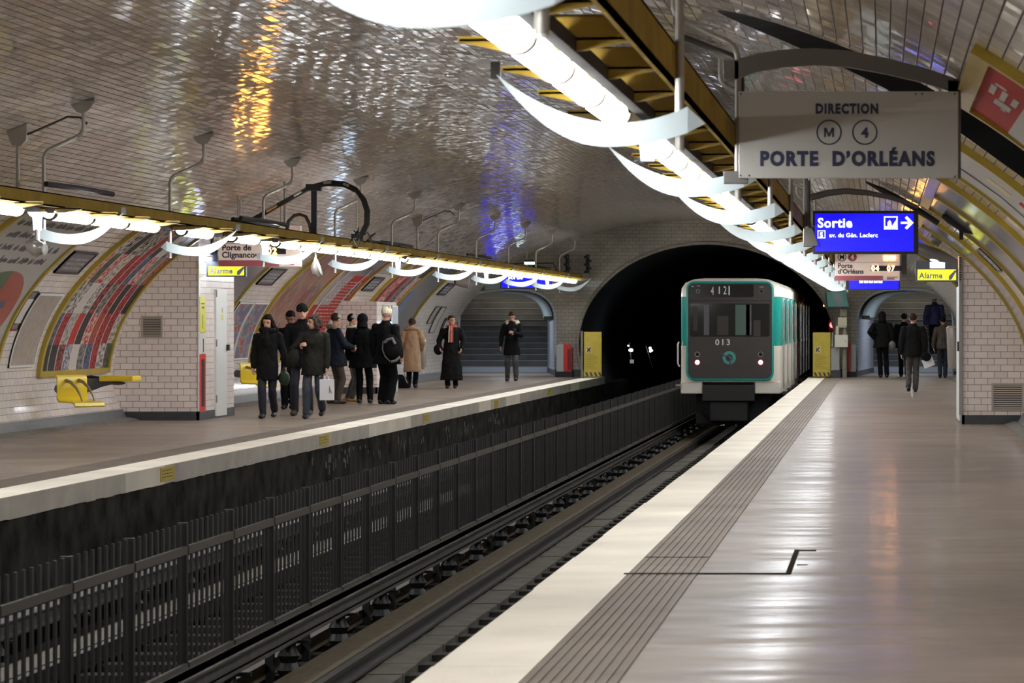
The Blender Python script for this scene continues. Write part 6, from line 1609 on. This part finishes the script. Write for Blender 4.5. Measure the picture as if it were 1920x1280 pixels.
mb = MB(); c = px(549, 672, 48.95); mb.ell(c, .10, .09, .17, Matrix.Rotation(.25, 3, 'Y'), 16, 10); mb.tube([c+Vector((.02, -.02, .14)), px(560, 648, 48.85), px(573, 620, 48.9)], .012, 8); item('shoulder_bag', 'olive black shoulder bag under the arm of the curly haired woman', 'bag', mb, 'cloth_olive', .01, .008)
mb = MB(); c = px(822, 655, 70.95); mb.ell(c, .11, .10, .13, nu=16, nv=10); mb.tube([c+Vector((.05, 0, .1)), px(832, 625, 70.9), px(836, 614, 70.95)], .012, 8); item('shoulder_bag', 'round black shoulder bag of the person with the orange striped scarf', 'bag', mb, 'cloth_black', .01, .006)
t = thing('suitcase', 'low black bag on the floor beside the long beige coat', 'bag', px(752, 727, 71.3))
mb = MB(); c = px(750, 716, 71.3); mb.loft([(c.x, 71.3, .0, .22, .12), (c.x, 71.3, .05, .24, .14), (c.x-.02, 71.3, .22, .20, .12), (c.x-.05, 71.3, .32, .10, .08)], 16); mb.build('body', 'cloth_black', t, smooth=True)
mb = MB(); mb.tube([px(758, 698, 71.1), px(760, 710, 71.1), px(764, 718, 71.1)], .012, 6); mb.build('strap', 'cap_grey', t)
# backpack
tt_, k_, d_, H_, l_ = T_H
t = thing('backpack', 'black and pale grey backpack on the person in the cream beanie', 'backpack', px(736, 680, d_-.30))
yb = d_-.20; mb = MB(); c = px(735, 652, yb)
mb.ell(c, .19, .13, .27, Matrix.Rotation(-.30, 3, 'Y'), 20, 14); mb.ell(c+Vector((.03, -.06, -.06)), .15, .10, .15, Matrix.Rotation(-.3, 3, 'Y'), 16, 10)
mb.v = [tuple(Vector(v)-OFF[t.name]) for v in mb.v]; solid(mb, 'body', 'cloth_black', t, .010, 2, nz=.008, nf=10)
def strip(pts, r, m, nm): mb = MB(); mb.tube(pts, r, 8); mb.v = [tuple(Vector(v)-OFF[t.name]) for v in mb.v]; solid(mb, nm, m, t, .009, 1)
Q = lambda a, b, o=-.10: px(a, b, yb+o)
strip([Q(721, 642), Q(727, 637, -.13), Q(735, 634, -.14), Q(741, 645, -.13)], .032, 'bag_grey', 'top_pocket'); strip([Q(718, 640), Q(717, 655, -.08), Q(722, 668, -.1), Q(732, 678, -.12)], .013, 'bag_grey', 'edge_panel')
strip([Q(733, 678, -.12), Q(742, 676, -.12), Q(750, 669, -.10)], .026, 'bag_grey', 'base_panel'); strip([Q(727, 622, .05), Q(730, 612, .08), Q(733, 607, .15)], .018, 'cap_grey', 'strap')
mb = MB(); mb.ell(px(1673, 648, 84.1), .10, .09, .13, nu=14, nv=9); item('handbag', 'dark bag hanging at the right side of the hooded person', 'bag', mb, 'bag_grey', .01, .006)
mb = MB(); a = px(1736, 668, 67.2); mb.ell(a, .12, .07, .10, Matrix.Rotation(.3, 3, 'Y'), 14, 9); mb.tube([a+Vector((-.05, 0, .08)), a+Vector((-.02, 0, .16)), a+Vector((.04, 0, .08))], .01, 6); item('handbag', 'dark handbag held together with the white bag by the man walking away', 'bag', mb, 'cloth_black', .009, .004)
mb = MB(); c = px(965, 621, 79.9-.42); mb.box(c.x-.035, c.x+.035, c.y-.01, c.y+.01, c.z-.02, c.z+.08); o = mb.build('phone', 'case_dark'); tag(o, 'dark phone in the hand of the young man in the parka', 'phone')
mb = MB(); c = px(544, 633, 54.7-.40); mb.box(c.x-.035, c.x+.035, c.y-.01, c.y+.01, c.z-.03, c.z+.06); o = mb.build('phone', 'case_dark'); tag(o, 'phone held by the short haired person behind the walking pair', 'phone')
